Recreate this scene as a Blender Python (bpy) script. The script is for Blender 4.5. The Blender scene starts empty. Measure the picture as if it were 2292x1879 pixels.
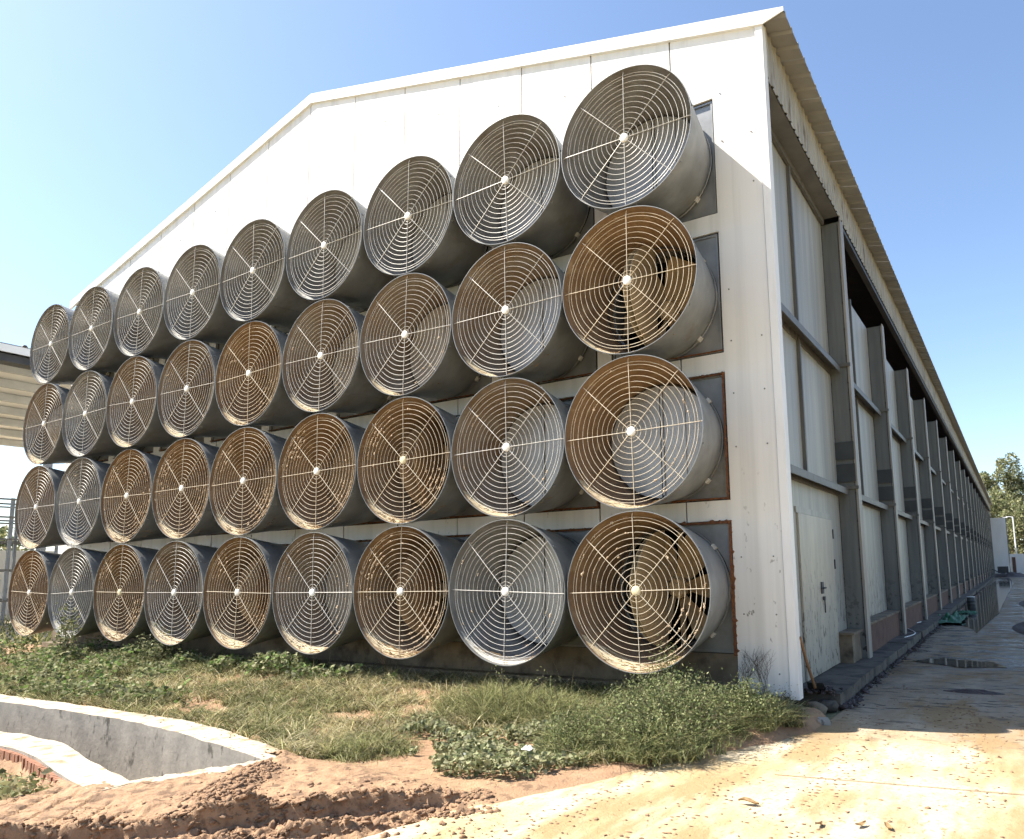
import bpy, math, random
import numpy as np
from mathutils import Matrix, Vector
random.seed(7)
rng = np.random.default_rng(11)
sc = bpy.context.scene
COL = sc.collection
R = math.radians

# ------------------------------------------------------------------ camera
CAM = Vector((3.4840, -6.7409, 0.2457))
YAW, PITCH, ROLL = 0.5231, 0.1348, -0.0204
fw = Vector((-math.sin(YAW)*math.cos(PITCH), math.cos(YAW)*math.cos(PITCH), math.sin(PITCH)))
rt = Vector((math.cos(YAW), math.sin(YAW), 0)); up = rt.cross(fw)
r2 = rt*math.cos(ROLL)+up*math.sin(ROLL); u2 = -rt*math.sin(ROLL)+up*math.cos(ROLL)
cd = bpy.data.cameras.new('camera'); cam = bpy.data.objects.new('camera', cd); COL.objects.link(cam)
M = Matrix.Identity(4)
for i in range(3):
    M[i][0] = r2[i]; M[i][1] = u2[i]; M[i][2] = -fw[i]; M[i][3] = CAM[i]
cam.matrix_world = M
cd.sensor_width = 36; cd.lens = 36*1596.68/2292
cd.shift_x = (1146-1340.38)/2292; cd.shift_y = (1056.69-939.5)/2292
cd.clip_start = 0.05; cd.clip_end = 6000
sc.camera = cam

# ------------------------------------------------------------------ sky, sun, exposure
SUN = Vector((-0.74, -0.32, 1.0)).normalized()
w = bpy.data.worlds.new('World'); sc.world = w; w.use_nodes = True
nt = w.node_tree; sky = nt.nodes.new('ShaderNodeTexSky'); sky.sky_type = 'NISHITA'; sky.sun_disc = False
sky.sun_elevation = math.asin(SUN.z); sky.sun_rotation = math.atan2(SUN.x, SUN.y)
sky.altitude = 50; sky.air_density = 1.0; sky.dust_density = 0.9; sky.ozone_density = 2.2
nt.links.new(sky.outputs[0], nt.nodes['Background'].inputs[0])
nt.nodes['Background'].inputs[1].default_value = 0.105
sl = bpy.data.lights.new('sun', 'SUN'); sl.energy = 5.0; sl.angle = R(0.53); sl.color = (1.0, 0.94, 0.85)
so = bpy.data.objects.new('sun', sl); COL.objects.link(so)
so.rotation_euler = SUN.to_track_quat('Z', 'Y').to_euler(); so.location = (-20, -10, 30)
sc.view_settings.view_transform = 'Standard'; sc.view_settings.look = 'None'
sc.view_settings.gamma = 1; sc.view_settings.use_curve_mapping = False
sc.view_settings.exposure = 1.38
sc.render.engine = 'CYCLES'
sc.cycles.use_denoising = True
sc.cycles.max_bounces = 6; sc.cycles.diffuse_bounces = 3; sc.cycles.glossy_bounces = 3; sc.cycles.transmission_bounces = 2
sc.cycles.caustics_reflective = False; sc.cycles.caustics_refractive = False
sc.cycles.use_adaptive_sampling = True; sc.cycles.adaptive_threshold = 0.035

# ------------------------------------------------------------------ materials
def mat(name, c1, c2=None, scale=4.0, rough=0.7, metal=0.0, bump=0.0, bscale=60.0, stretch=(1, 1, 1),
        c3=None, s3=9.0, t3=(0.6, 0.7), st3=(1, 1, 1), z3=None, spec=0.5, lo=0.35, hi=0.65, attr=None, rrand=0.0, trans=0.0):
    m = bpy.data.materials.new(name); m.use_nodes = True
    n = m.node_tree.nodes; l = m.node_tree.links; b = n['Principled BSDF']
    b.inputs['Roughness'].default_value = rough; b.inputs['Metallic'].default_value = metal
    b.inputs['Specular IOR Level'].default_value = spec
    geo = n.new('ShaderNodeNewGeometry')
    def coord(st):
        mp = n.new('ShaderNodeMapping'); mp.inputs['Scale'].default_value = st
        l.new(geo.outputs['Position'], mp.inputs['Vector']); return mp.outputs[0]
    def noise(s, st, d=5.0):
        t = n.new('ShaderNodeTexNoise'); t.inputs['Scale'].default_value = s; t.inputs['Detail'].default_value = d
        t.inputs['Roughness'].default_value = 0.6
        l.new(coord(st), t.inputs['Vector']); return t.outputs['Fac']
    def ramp(src, a, z):
        mr = n.new('ShaderNodeMapRange'); mr.inputs[1].default_value = a; mr.inputs[2].default_value = z
        l.new(src, mr.inputs[0]); return mr.outputs[0]
    def mix(f, a, c):
        mx = n.new('ShaderNodeMix'); mx.data_type = 'RGBA'
        if isinstance(f, float): mx.inputs[0].default_value = f
        else: l.new(f, mx.inputs[0])
        for s, v in ((6, a), (7, c)):
            if isinstance(v, tuple): mx.inputs[s].default_value = (*v, 1)
            else: l.new(v, mx.inputs[s])
        return mx.outputs[2]
    col = None
    if attr:
        at = n.new('ShaderNodeAttribute'); at.attribute_name = attr; col = at.outputs['Color']
    elif c2 is None:
        b.inputs['Base Color'].default_value = (*c1, 1)
    else:
        col = mix(ramp(noise(scale, stretch), lo, hi), c1, c2)
    if c3 is not None:
        f = ramp(noise(s3, st3), t3[0], t3[1])
        if z3:
            sx = n.new('ShaderNodeSeparateXYZ'); l.new(geo.outputs['Position'], sx.inputs[0])
            ax = z3[2] if len(z3) > 2 else 2
            mm = n.new('ShaderNodeMath'); mm.operation = 'MULTIPLY'
            l.new(f, mm.inputs[0]); l.new(ramp(sx.outputs[ax], z3[0], z3[1]), mm.inputs[1]); f = mm.outputs[0]
        col = mix(f, col if col is not None else c1, c3)
    if col is not None: l.new(col, b.inputs['Base Color'])
    if rrand:
        mr = n.new('ShaderNodeMapRange'); mr.inputs[3].default_value = rough-rrand; mr.inputs[4].default_value = rough+rrand
        l.new(noise(scale*1.7, stretch), mr.inputs[0]); l.new(mr.outputs[0], b.inputs['Roughness'])
    if bump:
        bp = n.new('ShaderNodeBump'); bp.inputs['Strength'].default_value = 1.0; bp.inputs['Distance'].default_value = bump
        l.new(noise(bscale, stretch, 6.0), bp.inputs['Height']); l.new(bp.outputs[0], b.inputs['Normal'])
    if trans:
        tr = n.new('ShaderNodeBsdfTranslucent'); ms = n.new('ShaderNodeMixShader'); ms.inputs[0].default_value = trans
        if col is not None: l.new(col, tr.inputs[0])
        else: tr.inputs[0].default_value = (*c1, 1)
        l.new(b.outputs[0], ms.inputs[1]); l.new(tr.outputs[0], ms.inputs[2])
        l.new(ms.outputs[0], n['Material Output'].inputs['Surface'])
    return m

MT = {}
MT['panel'] = mat('white_panel', (.78, .76, .71), (.60, .585, .54), 1.1, .45, stretch=(5, 5, .13), bump=.0012, bscale=25,
                  c3=(.09, .08, .05), s3=10, t3=(.645, .68), st3=(1, 1, .55), z3=(1.6, -.9), lo=.47, hi=.80)
MT['trim'] = mat('white_trim', (.80, .79, .76), (.68, .66, .62), 2.0, .45, stretch=(3, 3, .4), c3=(.2, .13, .07), s3=22, t3=(.72, .8), z3=(2, -1), lo=.45, hi=.8)
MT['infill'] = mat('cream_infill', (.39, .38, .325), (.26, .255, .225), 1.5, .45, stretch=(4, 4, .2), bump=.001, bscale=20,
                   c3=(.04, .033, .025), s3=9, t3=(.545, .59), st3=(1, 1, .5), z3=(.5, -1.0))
MT['door'] = mat('door_paint', (.45, .415, .33), (.33, .305, .25), 1.3, .40, stretch=(3, 3, .5), bump=.0015, bscale=5,
                 c3=(.05, .04, .03), s3=14, t3=(.575, .615), st3=(1, 1, .45), z3=(.6, -.9))
MT['post'] = mat('post_grey', (.165, .17, .155), (.115, .118, .11), 2.0, .5, .15, stretch=(4, 4, .3), bump=.001,
                 c3=(.03, .026, .022), s3=9, t3=(.54, .59), z3=(.1, -1.0))
MT['plate'] = mat('plate_dark', (.05, .054, .052), (.035, .037, .037), 4, .5, .1)
MT['steel'] = mat('steel_grey', (.15, .142, .122), (.10, .095, .085), 3, .5, .2, stretch=(3, 3, .5))
MT['edge'] = mat('edge_trim', (.34, .31, .26), (.22, .20, .17), 2, .5, stretch=(3, 3, .4))
MT['leaf_open'] = mat('shutter_open', (.40, .32, .20), (.31, .245, .15), 2.6, .7, .0, bump=.002, bscale=30)
MT['darksteel'] = mat('dark_steel', (.05, .048, .05), (.03, .03, .03), 3, .6)
MT['galv'] = mat('galvanised', (.29, .295, .29), (.205, .21, .207), 3.0, .44, .38, bump=.0015, bscale=5, rrand=.08,
                 c3=(.19, .165, .125), s3=2.5, t3=(.58, .82))
MT['in_g'] = mat('cone_inner_grey', (.35, .345, .335), (.255, .24, .22), 2.2, .38, .4, bump=.001, bscale=8, rrand=.1, c3=(.18, .14, .10), s3=1.4, t3=(.54, .78))
MT['in_m'] = mat('cone_inner_dusty', (.245, .18, .125), (.25, .22, .185), 1.8, .5, .15, bump=.0015, bscale=20, c3=(.18, .118, .07), s3=2.0, t3=(.46, .70))
MT['in_b'] = mat('cone_inner_brown', (.25, .16, .09), (.185, .115, .062), 2.5, .85, 0, bump=.003, bscale=40, c3=(.32, .235, .145), s3=7, t3=(.54, .72))
MT['door_g'] = mat('shutter_grey', (.36, .352, .335), (.25, .243, .228), 1.6, .36, .35, bump=.002, bscale=3, rrand=.1)
MT['door_m'] = mat('shutter_dusty', (.36, .315, .255), (.255, .215, .17), 2.0, .5, .1, bump=.002, bscale=8, c3=(.20, .145, .09), s3=3, t3=(.5, .7))
MT['door_b'] = mat('shutter_brown', (.25, .165, .09), (.18, .118, .062), 2.6, .8, 0, bump=.002, bscale=30, c3=(.32, .24, .14), s3=4, t3=(.55, .72))
MT['wire'] = mat('guard_wire', (.74, .72, .67), (.56, .52, .45), 14, .45, .05)
MT['wire_b'] = mat('guard_wire_dusty', (.74, .67, .53), (.60, .49, .34), 16, .7, .0)
MT['cap'] = mat('hub_cap', (.85, .84, .80), (.72, .68, .58), 20, .45)
MT['cap_b'] = mat('hub_cap_dusty', (.74, .66, .44), (.6, .5, .3), 20, .7)
MT['dust'] = mat('dust_clump', (.60, .48, .35), (.46, .34, .22), 60, .95, bump=.006, bscale=150)
MT['lip_b'] = mat('lit_lip_dust_tan', (.58, .49, .33), (.42, .33, .19), 18, .95, bump=.006, bscale=70)  # pale dust, with the sunlit crescent also put into the colour
MT['lip_g'] = mat('lit_lip_grey', (.56, .54, .48), (.44, .41, .34), 14, .9, bump=.004, bscale=60)  # sunlit sheen of the grey cone lip put into the colour
MT['rust'] = mat('rust_foam', (.20, .075, .025), (.10, .04, .02), 30, .95, bump=.01, bscale=60)
MT['gap'] = mat('seal_dark', (.035, .03, .028), rough=.8)
MT['conc'] = mat('plinth_concrete', (.24, .185, .125), (.14, .108, .072), 3, .9, bump=.004, bscale=20, c3=(.08, .06, .04), s3=4, t3=(.5, .7))
MT['slab'] = mat('slab_concrete', (.12, .10, .077), (.065, .053, .041), 3, .75, bump=.006, bscale=25, c3=(.028, .022, .017), s3=4, t3=(.50, .62))
MT['pit'] = mat('pit_cement', (.32, .285, .235), (.22, .197, .165), 4, .85, bump=.006, bscale=18, c3=(.09, .08, .062), s3=9, t3=(.58, .68), st3=(1, 1, .6))
MT['pit_top'] = mat('pit_cap', (.52, .45, .34), (.42, .35, .25), 5, .9, bump=.012, bscale=24, c3=(.30, .20, .11), s3=6, t3=(.54, .66))
MT['brick'] = mat('brick_red', (.33, .14, .075), (.24, .12, .07), 25, .9, bump=.004, bscale=80)
MT['sill'] = mat('sill_red', (.14, .07, .045), (.09, .045, .03), 5, .85, bump=.004, bscale=30)
MT['soil'] = mat('soil', (.36, .22, .125), (.28, .165, .09), 5, .95, bump=.012, bscale=45, c3=(.20, .125, .07), s3=14, t3=(.55, .7))
MT['mud'] = mat('mud', (.37, .23, .128), (.275, .165, .09), 6, .9, bump=.012, bscale=55, c3=(.16, .095, .052), s3=9, t3=(.52, .63))
MT['clod'] = mat('clod', (.32, .195, .11), (.22, .132, .075), 20, .95, bump=.008, bscale=120)
MT['ground'] = mat('ground_far', (.26, .23, .13), (.17, .18, .075), .35, .95, bump=.03, bscale=8, c3=(.34, .25, .15), s3=.2, t3=(.48, .6))
MT['blade'] = mat('fan_blade', (.42, .30, .165), (.32, .225, .12), 5, .85, bump=.002, bscale=50)
MT['black'] = mat('fan_void', (.012, .011, .010), rough=.9)
MT['roof'] = mat('roof_sheet', (.34, .338, .322), (.25, .248, .238), 1.5, .5, .1)
MT['skirt'] = mat('skirt_sheet', (.40, .375, .31), (.28, .26, .215), 2, .5, stretch=(4, 4, .3), c3=(.15, .115, .07), s3=10, t3=(.56, .70), st3=(1, 1, .2))
MT['soffit'] = mat('soffit', (.15, .15, .15), (.11, .11, .112), 3, .6)
MT['inner'] = mat('inner_wall', (.16, .09, .06), (.06, .045, .04), 1.2, .9, lo=.45, hi=.6)
MT['bark'] = mat('bark', (.16, .12, .08), (.09, .065, .045), 8, .95, bump=.02, bscale=20, stretch=(3, 3, .5))
MT['leafc'] = mat('leaf_colour', (.1, .12, .04), attr='col', rough=.75, trans=.3, spec=.12)
MT['wood'] = mat('spade_wood', (.30, .17, .085), (.18, .10, .05), 20, .7, stretch=(4, 4, .4))
MT['net'] = mat('green_net', (.012, .13, .05), (.008, .07, .03), 9, .6, bump=.01, bscale=60)
MT['muck'] = mat('muck', (.075, .05, .042), (.04, .027, .024), 5, .6, bump=.02, bscale=30)
MT['lining'] = mat('shed_lining', (.86, .83, .76), (.78, .75, .68), .8, .7)
MT['wallwhite'] = mat('far_white', (.72, .72, .70), (.6, .6, .58), .6, .7, stretch=(1, 1, .3))
MT['bluegrey'] = mat('shed_steel', (.20, .215, .23), (.14, .15, .16), 3, .5, .3)
MT['purlin'] = mat('purlin_pale', (.50, .50, .48), (.42, .42, .40), 2, .5)
MT['paper'] = mat('litter_white', (.8, .79, .76), rough=.7)
MT['straw'] = mat('litter_leaf', (.34, .22, .10), (.20, .12, .05), 40, .85)
# water
mw = bpy.data.materials.new('dirty_water'); mw.use_nodes = True; bb = mw.node_tree.nodes['Principled BSDF']
bb.inputs['Base Color'].default_value = (.035, .030, .026, 1); bb.inputs['Roughness'].default_value = .06
MT['water'] = mw
# road: dusty concrete; pale dust in front, wet concrete and muck beyond, darkened to paint in the house's shade
m = bpy.data.materials.new('road_concrete'); m.use_nodes = True
n = m.node_tree.nodes; l = m.node_tree.links; b = n['Principled BSDF']
g = n.new('ShaderNodeNewGeometry'); sx = n.new('ShaderNodeSeparateXYZ'); l.new(g.outputs['Position'], sx.inputs[0])
def rn(scale, st=(1, 1, 1), det=6):
    mp = n.new('ShaderNodeMapping'); mp.inputs['Scale'].default_value = st; l.new(g.outputs['Position'], mp.inputs[0])
    t = n.new('ShaderNodeTexNoise'); t.inputs['Scale'].default_value = scale; t.inputs['Detail'].default_value = det
    t.inputs['Roughness'].default_value = .62; l.new(mp.outputs[0], t.inputs[0]); return t.outputs['Fac']
def rr(src, a, z, o0=0., o1=1.):
    q = n.new('ShaderNodeMapRange'); q.inputs[1].default_value = a; q.inputs[2].default_value = z
    q.inputs[3].default_value = o0; q.inputs[4].default_value = o1; l.new(src, q.inputs[0]); return q.outputs[0]
def rm(f, a, c):
    x = n.new('ShaderNodeMix'); x.data_type = 'RGBA'; l.new(f, x.inputs[0])
    for s, v in ((6, a), (7, c)):
        if isinstance(v, tuple): x.inputs[s].default_value = (*v, 1)
        else: l.new(v, x.inputs[s])
    return x.outputs[2]
def ra(op, a, c):
    x = n.new('ShaderNodeMath'); x.operation = op
    for s, v in ((0, a), (1, c)):
        if isinstance(v, float): x.inputs[s].default_value = v
        else: l.new(v, x.inputs[s])
    return x.outputs[0]
dust = rm(rr(rn(2.2, (1, .55, 1)), .38, .62), (.46, .345, .18), (.55, .47, .33))
dust = rm(rr(rn(1.6, (1.2, .35, 1), 8), .46, .58), dust, (.33, .225, .105))
dust = rm(rr(rn(26, (1, .5, 1)), .57, .64), dust, (.33, .23, .12))
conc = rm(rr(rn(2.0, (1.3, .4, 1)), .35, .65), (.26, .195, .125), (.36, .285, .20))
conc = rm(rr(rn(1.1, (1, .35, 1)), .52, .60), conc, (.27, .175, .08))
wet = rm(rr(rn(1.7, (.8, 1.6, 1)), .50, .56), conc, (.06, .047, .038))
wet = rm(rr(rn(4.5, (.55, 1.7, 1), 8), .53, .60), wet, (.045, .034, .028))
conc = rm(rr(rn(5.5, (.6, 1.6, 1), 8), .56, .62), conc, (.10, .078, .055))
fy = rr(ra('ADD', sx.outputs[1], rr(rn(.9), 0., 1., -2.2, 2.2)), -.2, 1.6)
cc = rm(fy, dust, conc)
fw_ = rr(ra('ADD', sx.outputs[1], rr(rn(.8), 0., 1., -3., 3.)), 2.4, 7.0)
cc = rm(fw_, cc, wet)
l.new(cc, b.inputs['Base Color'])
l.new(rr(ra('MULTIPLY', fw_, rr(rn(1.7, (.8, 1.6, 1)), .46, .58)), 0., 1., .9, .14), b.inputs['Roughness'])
bp = n.new('ShaderNodeBump'); bp.inputs['Distance'].default_value = .012
l.new(ra('ADD', rn(28), ra('MULTIPLY', rn(110), .4)), bp.inputs['Height']); l.new(bp.outputs[0], b.inputs['Normal'])
MT['road'] = m

# ------------------------------------------------------------------ mesh helpers
class MB:
    def __init__(s): s.v = []; s.f = []; s.m = []
    def add(s, v, f, m=0):
        o = len(s.v); s.v += [tuple(x) for x in v]; s.f += [tuple(i+o for i in q) for q in f]; s.m += [m]*len(f); return s
    def box(s, x0, x1, y0, y1, z0, z1, m=0):
        v = [(x, y, z) for x in (x0, x1) for y in (y0, y1) for z in (z0, z1)]
        return s.add(v, [(0, 1, 3, 2), (4, 6, 7, 5), (0, 4, 5, 1), (2, 3, 7, 6), (0, 2, 6, 4), (1, 5, 7, 3)], m)
    def prism(s, poly, axis, a, b, m=0):
        k = len(poly)
        def P(p, t): return {'x': (t, p[0], p[1]), 'y': (p[0], t, p[1]), 'z': (p[0], p[1], t)}[axis]
        v = [P(p, a) for p in poly]+[P(p, b) for p in poly]
        return s.add(v, [tuple(range(k))[::-1], tuple(range(k, 2*k))]+[(i, (i+1) % k, k+(i+1) % k, k+i) for i in range(k)], m)
    def tube(s, pts, rad, n=8, m=0, cap=True):
        pts = [Vector(p) for p in pts]; k = len(pts); rad = rad if isinstance(rad, (list, tuple)) else [rad]*k
        o = len(s.v)
        for i, p in enumerate(pts):
            d = (pts[min(i+1, k-1)]-pts[max(i-1, 0)]).normalized()
            a = d.orthogonal().normalized() if i == 0 else (a-d*a.dot(d)).normalized()
            c = d.cross(a)
            for j in range(n):
                t = 2*math.pi*j/n; s.v.append(tuple(p+(a*math.cos(t)+c*math.sin(t))*rad[i]))
        for i in range(k-1):
            for j in range(n):
                s.f.append((o+i*n+j, o+i*n+(j+1) % n, o+(i+1)*n+(j+1) % n, o+(i+1)*n+j)); s.m.append(m)
        if cap:
            s.f.append(tuple(o+j for j in range(n))[::-1]); s.m.append(m)
            s.f.append(tuple(o+(k-1)*n+j for j in range(n))); s.m.append(m)
        return s
    def torus(s, R0, r, y=0, n=64, k=5, m=0):
        o = len(s.v)
        for i in range(n):
            t = 2*math.pi*i/n
            for j in range(k):
                q = 2*math.pi*j/k; rr_ = R0+r*math.cos(q)
                s.v.append((rr_*math.cos(t), y+r*math.sin(q), rr_*math.sin(t)))
        for i in range(n):
            for j in range(k):
                s.f.append((o+i*k+j, o+i*k+(j+1) % k, o+((i+1) % n)*k+(j+1) % k, o+((i+1) % n)*k+j)); s.m.append(m)
        return s
    def lathe(s, prof, n=64, m=0):      # prof: (radius, y), about the Y axis
        o = len(s.v); k = len(prof)
        for i in range(n):
            t = 2*math.pi*i/n
            for rr_, y in prof: s.v.append((rr_*math.cos(t), y, rr_*math.sin(t)))
        for i in range(n):
            for j in range(k-1):
                s.f.append((o+i*k+j, o+i*k+j+1, o+((i+1) % n)*k+j+1, o+((i+1) % n)*k+j)); s.m.append(m)
        return s
    def mesh(s, name, mats, smooth=False):
        me = bpy.data.meshes.new(name); me.from_pydata(s.v, [], s.f)
        for x in (mats if isinstance(mats, (list, tuple)) else [mats]): me.materials.append(MT[x])
        me.polygons.foreach_set('material_index', s.m)
        if smooth:
            me.polygons.foreach_set('use_smooth', [True]*len(me.polygons)); me.set_sharp_from_angle(angle=R(35))
        me.update(); return me
    def obj(s, name, mats, parent=None, smooth=False): return link(name, s.mesh(name, mats, smooth), parent)
def link(name, me, parent=None, loc=None):
    o = bpy.data.objects.new(name, me); COL.objects.link(o)
    if parent: o.parent = parent
    if loc: o.location = loc
    return o
def empty(name, loc=(0, 0, 0)):
    o = bpy.data.objects.new(name, None); o.location = loc; o.empty_display_size = .2; COL.objects.link(o); return o
def tag(o, label, cat, group=None):
    o['label'] = label; o['category'] = cat
    if group: o['group'] = group
    return o
def struct(o): o['kind'] = 'structure'; return o
def stuff(o, label=None, cat=None):
    o['kind'] = 'stuff'
    if label: o['label'] = label
    if cat: o['category'] = cat
    return o
def fast(name, V, T, mats, col=None, parent=None, smooth=False):
    V = np.asarray(V, np.float32); T = np.asarray(T, np.int32)
    me = bpy.data.meshes.new(name); me.vertices.add(len(V)); me.vertices.foreach_set('co', V.ravel())
    k = T.shape[1]; me.loops.add(T.size); me.loops.foreach_set('vertex_index', T.ravel())
    me.polygons.add(len(T)); me.polygons.foreach_set('loop_start', np.arange(0, T.size, k, dtype=np.int32))
    me.polygons.foreach_set('loop_total', np.full(len(T), k, np.int32))
    if smooth: me.polygons.foreach_set('use_smooth', np.ones(len(T), bool))
    if col is not None:
        a = me.color_attributes.new('col', 'FLOAT_COLOR', 'POINT')
        a.data.foreach_set('color', np.concatenate([col, np.ones((len(V), 1))], 1).astype(np.float32).ravel())
    me.materials.append(MT[mats]); me.update(calc_edges=True); me.validate()
    return link(name, me, parent)
# value noise on numpy arrays
_tab = rng.random((256, 256))
def vn(x, y):
    xi = np.floor(x).astype(int); yi = np.floor(y).astype(int); fx = x-xi; fy = y-yi
    fx = fx*fx*(3-2*fx); fy = fy*fy*(3-2*fy)
    g = lambda a, c: _tab[a & 255, c & 255]
    return (g(xi, yi)*(1-fx)+g(xi+1, yi)*fx)*(1-fy)+(g(xi, yi+1)*(1-fx)+g(xi+1, yi+1)*fx)*fy-.5
def fbm(x, y, o=4):
    s = 0; a = 1
    for i in range(o): s = s+a*vn(x*2**i+17*i, y*2**i+31*i); a *= .5
    return s
def sst(a, b, x): t = np.clip((x-a)/(b-a), 0, 1); return t*t*(3-2*t)

# ------------------------------------------------------------------ terrain
ROADY = [-60, -9, -5.5, -4.2, -3.51, -3.2, -2.78, -2.27, -1.96, -1.33, -.52, .06, .46, .65, 1.1, 1.6, 5.5, 140]
ROADX = [-26, -3.0, -1.0, -.40, -.09, -.03, .09, .24, .40, .62, 1.04, 1.32, 1.57, 1.62, 1.67, 1.69, 1.70, 1.74]
def road_x(y): return np.interp(y, ROADY, ROADX)
BO = [(-12, -2.24), (-8.61, -2.18), (-7.13, -2.14), (-5.63, -2.11), (-4.32, -2.10), (-3.65, -2.19), (-2.79, -2.36), (-1.87, -2.58)]
BI = [(-12, -2.52), (-7.78, -2.45), (-6.52, -2.41), (-5.29, -2.38), (-4.45, -2.41), (-3.58, -2.52), (-2.79, -2.64), (-2.12, -2.76)]
FI = [(-12, -3.32), (-5.67, -3.24), (-5.17, -3.21), (-4.58, -3.21), (-3.84, -3.36), (-3.05, -3.52), (-2.42, -3.63)]
FO = [(-12, -3.60), (-4.98, -3.53), (-4.32, -3.56), (-3.65, -3.68), (-3.24, -3.77), (-2.85, -3.84), (-2.42, -3.90)]
ZP = -1.28
def pip(x, y, poly):
    ins = np.zeros(x.shape, bool); k = len(poly)
    for i in range(k):
        (x0, y0), (x1, y1) = poly[i], poly[(i+1) % k]
        if y0 == y1: continue
        c = ((y0 > y) != (y1 > y)) & (x < (x1-x0)*(y-y0)/(y1-y0)+x0); ins ^= c
    return ins
HOLE = [(-12, -2.38)]+[((a[0]+c[0])/2, (a[1]+c[1])/2) for a, c in zip(BO[1:], BI[1:])]+[(-2.15, -3.2), (-2.42, -3.76)]+[((a[0]+c[0])/2, (a[1]+c[1])/2) for a, c in list(zip(FO, FI))[::-1][1:]]
U = np.array((.713, .701)); NN = np.array((.701, -.713)); P0 = np.array((-1.43, -4.05))
def H(x, y, fine=True):
    z = -1.335+.16*sst(-2.0, .7, y)+.05*fbm(x*.9, y*.9, 3)
    # outer soil in front of the pit, lower and weedy
    yb_ = np.interp(x, [p_[0] for p_ in FO], [p_[1] for p_ in FO])
    z = z-.24*sst(-.02, -.10, y-yb_)*sst(-2.45, -2.95, x)
    dx, dy = x-P0[0], y-P0[1]; d = dx*NN[0]+dy*NN[1]; t = dx*U[0]+dy*U[1]
    dn = d+.05*fbm(t*1.6, d*0+3, 4)
    mud = sst(-3.6, -2.9, x)*sst(-2.35, -2.62, y+.22*(x+1.2)*(x > -1.2))
    mud = mud*np.where(x > -2.7, 1, sst(-3.55, -3.95, y))
    prof = -1.285+.012*fbm(x*3, y*3, 3)
    prof = prof+.055*sst(-.13, -.01, dn)*sst(.05, .0, dn)*np.clip(.2+1.6*fbm(t*5, d*9+7, 3)+.5, 0, 1.6)
    low = -1.385+.018*fbm(x*6, y*6, 3)
    low = low+.028*np.maximum(0, np.sin(t*52+d*16))*sst(.08, .14, d)*sst(.30, .24, d)
    low = low+.075*np.exp(-((dn-.31)/.038)**2)*np.clip(.55+1.5*fbm(t*4, 2+0*t, 3), 0, 1.3)
    low = low+.028*np.maximum(0, np.sin(t*50-d*18+1))*sst(.36, .42, d)*sst(.60, .5, d)
    low = low+.05*np.exp(-((dn-.60)/.03)**2)*np.clip(.3+1.8*fbm(t*5, 9+0*t, 3), 0, 1.2)
    low = low+.012*np.sin(d*68+.8*np.sin(t*3))*sst(.08, .14, d)*sst(.75, .62, d)
    st = sst(.0, .04, dn)
    zm = prof*(1-st)+low*st
    # clod bank along the pit's end wall
    bank = np.exp(-((dx*.62+dy*-.2+.30)/.35)**2)*sst(-.9, -.1, t)
    zm = zm+.05*np.exp(-(((x+1.75)+.55*(y+3.1))/.13)**2)*(.4+1.2*np.abs(fbm(x*9, y*9, 3)))*sst(-4.0, -3.7, y)
    # cracked tyre tread print, lower left
    tr = sst(-1.35, -1.5, x+.15*(y+4.2))*sst(-3.85, -4.0, y)
    zm = zm-tr*(.03+.02*(np.abs(np.sin((x*.8+y*.6)*17)) < .16)+.02*(np.abs(np.sin((x*-.6+y*.8)*21)) < .13))
    if fine: zm = zm+.010*fbm(x*22, y*22, 3)+.03*np.maximum(0, fbm(x*11, y*11, 2)-.10)-.02*np.maximum(0, .06-np.abs(fbm(x*3.5+5, y*3.5, 3)))/.06*st*.7+.022*np.abs(fbm(x*14, y*14, 3))*np.exp(-(dn/.12)**2)
    z = z*(1-mud)+zm*mud
    e = x-road_x(y)
    cover = sst(-.02, .30, e+.10*fbm(x*4, y*4, 3))
    thin = np.where(y < -2.4, .0, 1.)
    z = np.where(e > -.05, z*(1-cover)+(-1.352-.03*sst(.2, .6, e))*cover, z)
    z = z-.06*sst(.9, 1.3, x)*sst(-.3, .3, y)-.12*sst(1.55, 1.75, x)*(y > .4)
    return z
def grid(name, x0, x1, y0, y1, st, m, hole=None, fine=False, skip=None):
    nx = int(round((x1-x0)/st))+1; ny = int(round((y1-y0)/st))+1
    X, Y = np.meshgrid(np.linspace(x0, x1, nx), np.linspace(y0, y1, ny)); Z = H(X, Y, fine)
    V = np.stack([X, Y, Z], -1).reshape(-1, 3)
    i = (np.arange(ny-1)[:, None]*nx+np.arange(nx-1)[None]).ravel()
    F = np.stack([i, i+1, i+nx+1, i+nx], 1); c = V[F].mean(1)
    k = np.ones(len(F), bool)
    if hole: k &= ~pip(c[:, 0], c[:, 1], hole)
    if skip: k &= ~((c[:, 0] > skip[0]) & (c[:, 0] < skip[1]) & (c[:, 1] > skip[2]) & (c[:, 1] < skip[3]))
    return fast(name, V, F[k], m, smooth=True)
FX = (-3.6, 1.2, -5.8, -2.2)
struct(grid('soil_verge', -18, 1.8, -5.8, 1.0, .05, 'soil', HOLE, True, FX))
struct(grid('mud_ground', *FX, .0125, 'mud', HOLE, True))
# far ground sheet with the verge left out
gb = MB(); xs = [-3000, -18, 1.8, 3000]; ys = [-3000, -5.8, 1.0, 3000]
for i in range(3):
    for j in range(3):
        if i == 1 and j == 1: continue
        gb.add([(xs[i], ys[j], -1.375), (xs[i+1], ys[j], -1.375), (xs[i+1], ys[j+1], -1.375), (xs[i], ys[j+1], -1.375)], [(0, 1, 2, 3)])
struct(gb.obj('ground', 'ground'))
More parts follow.
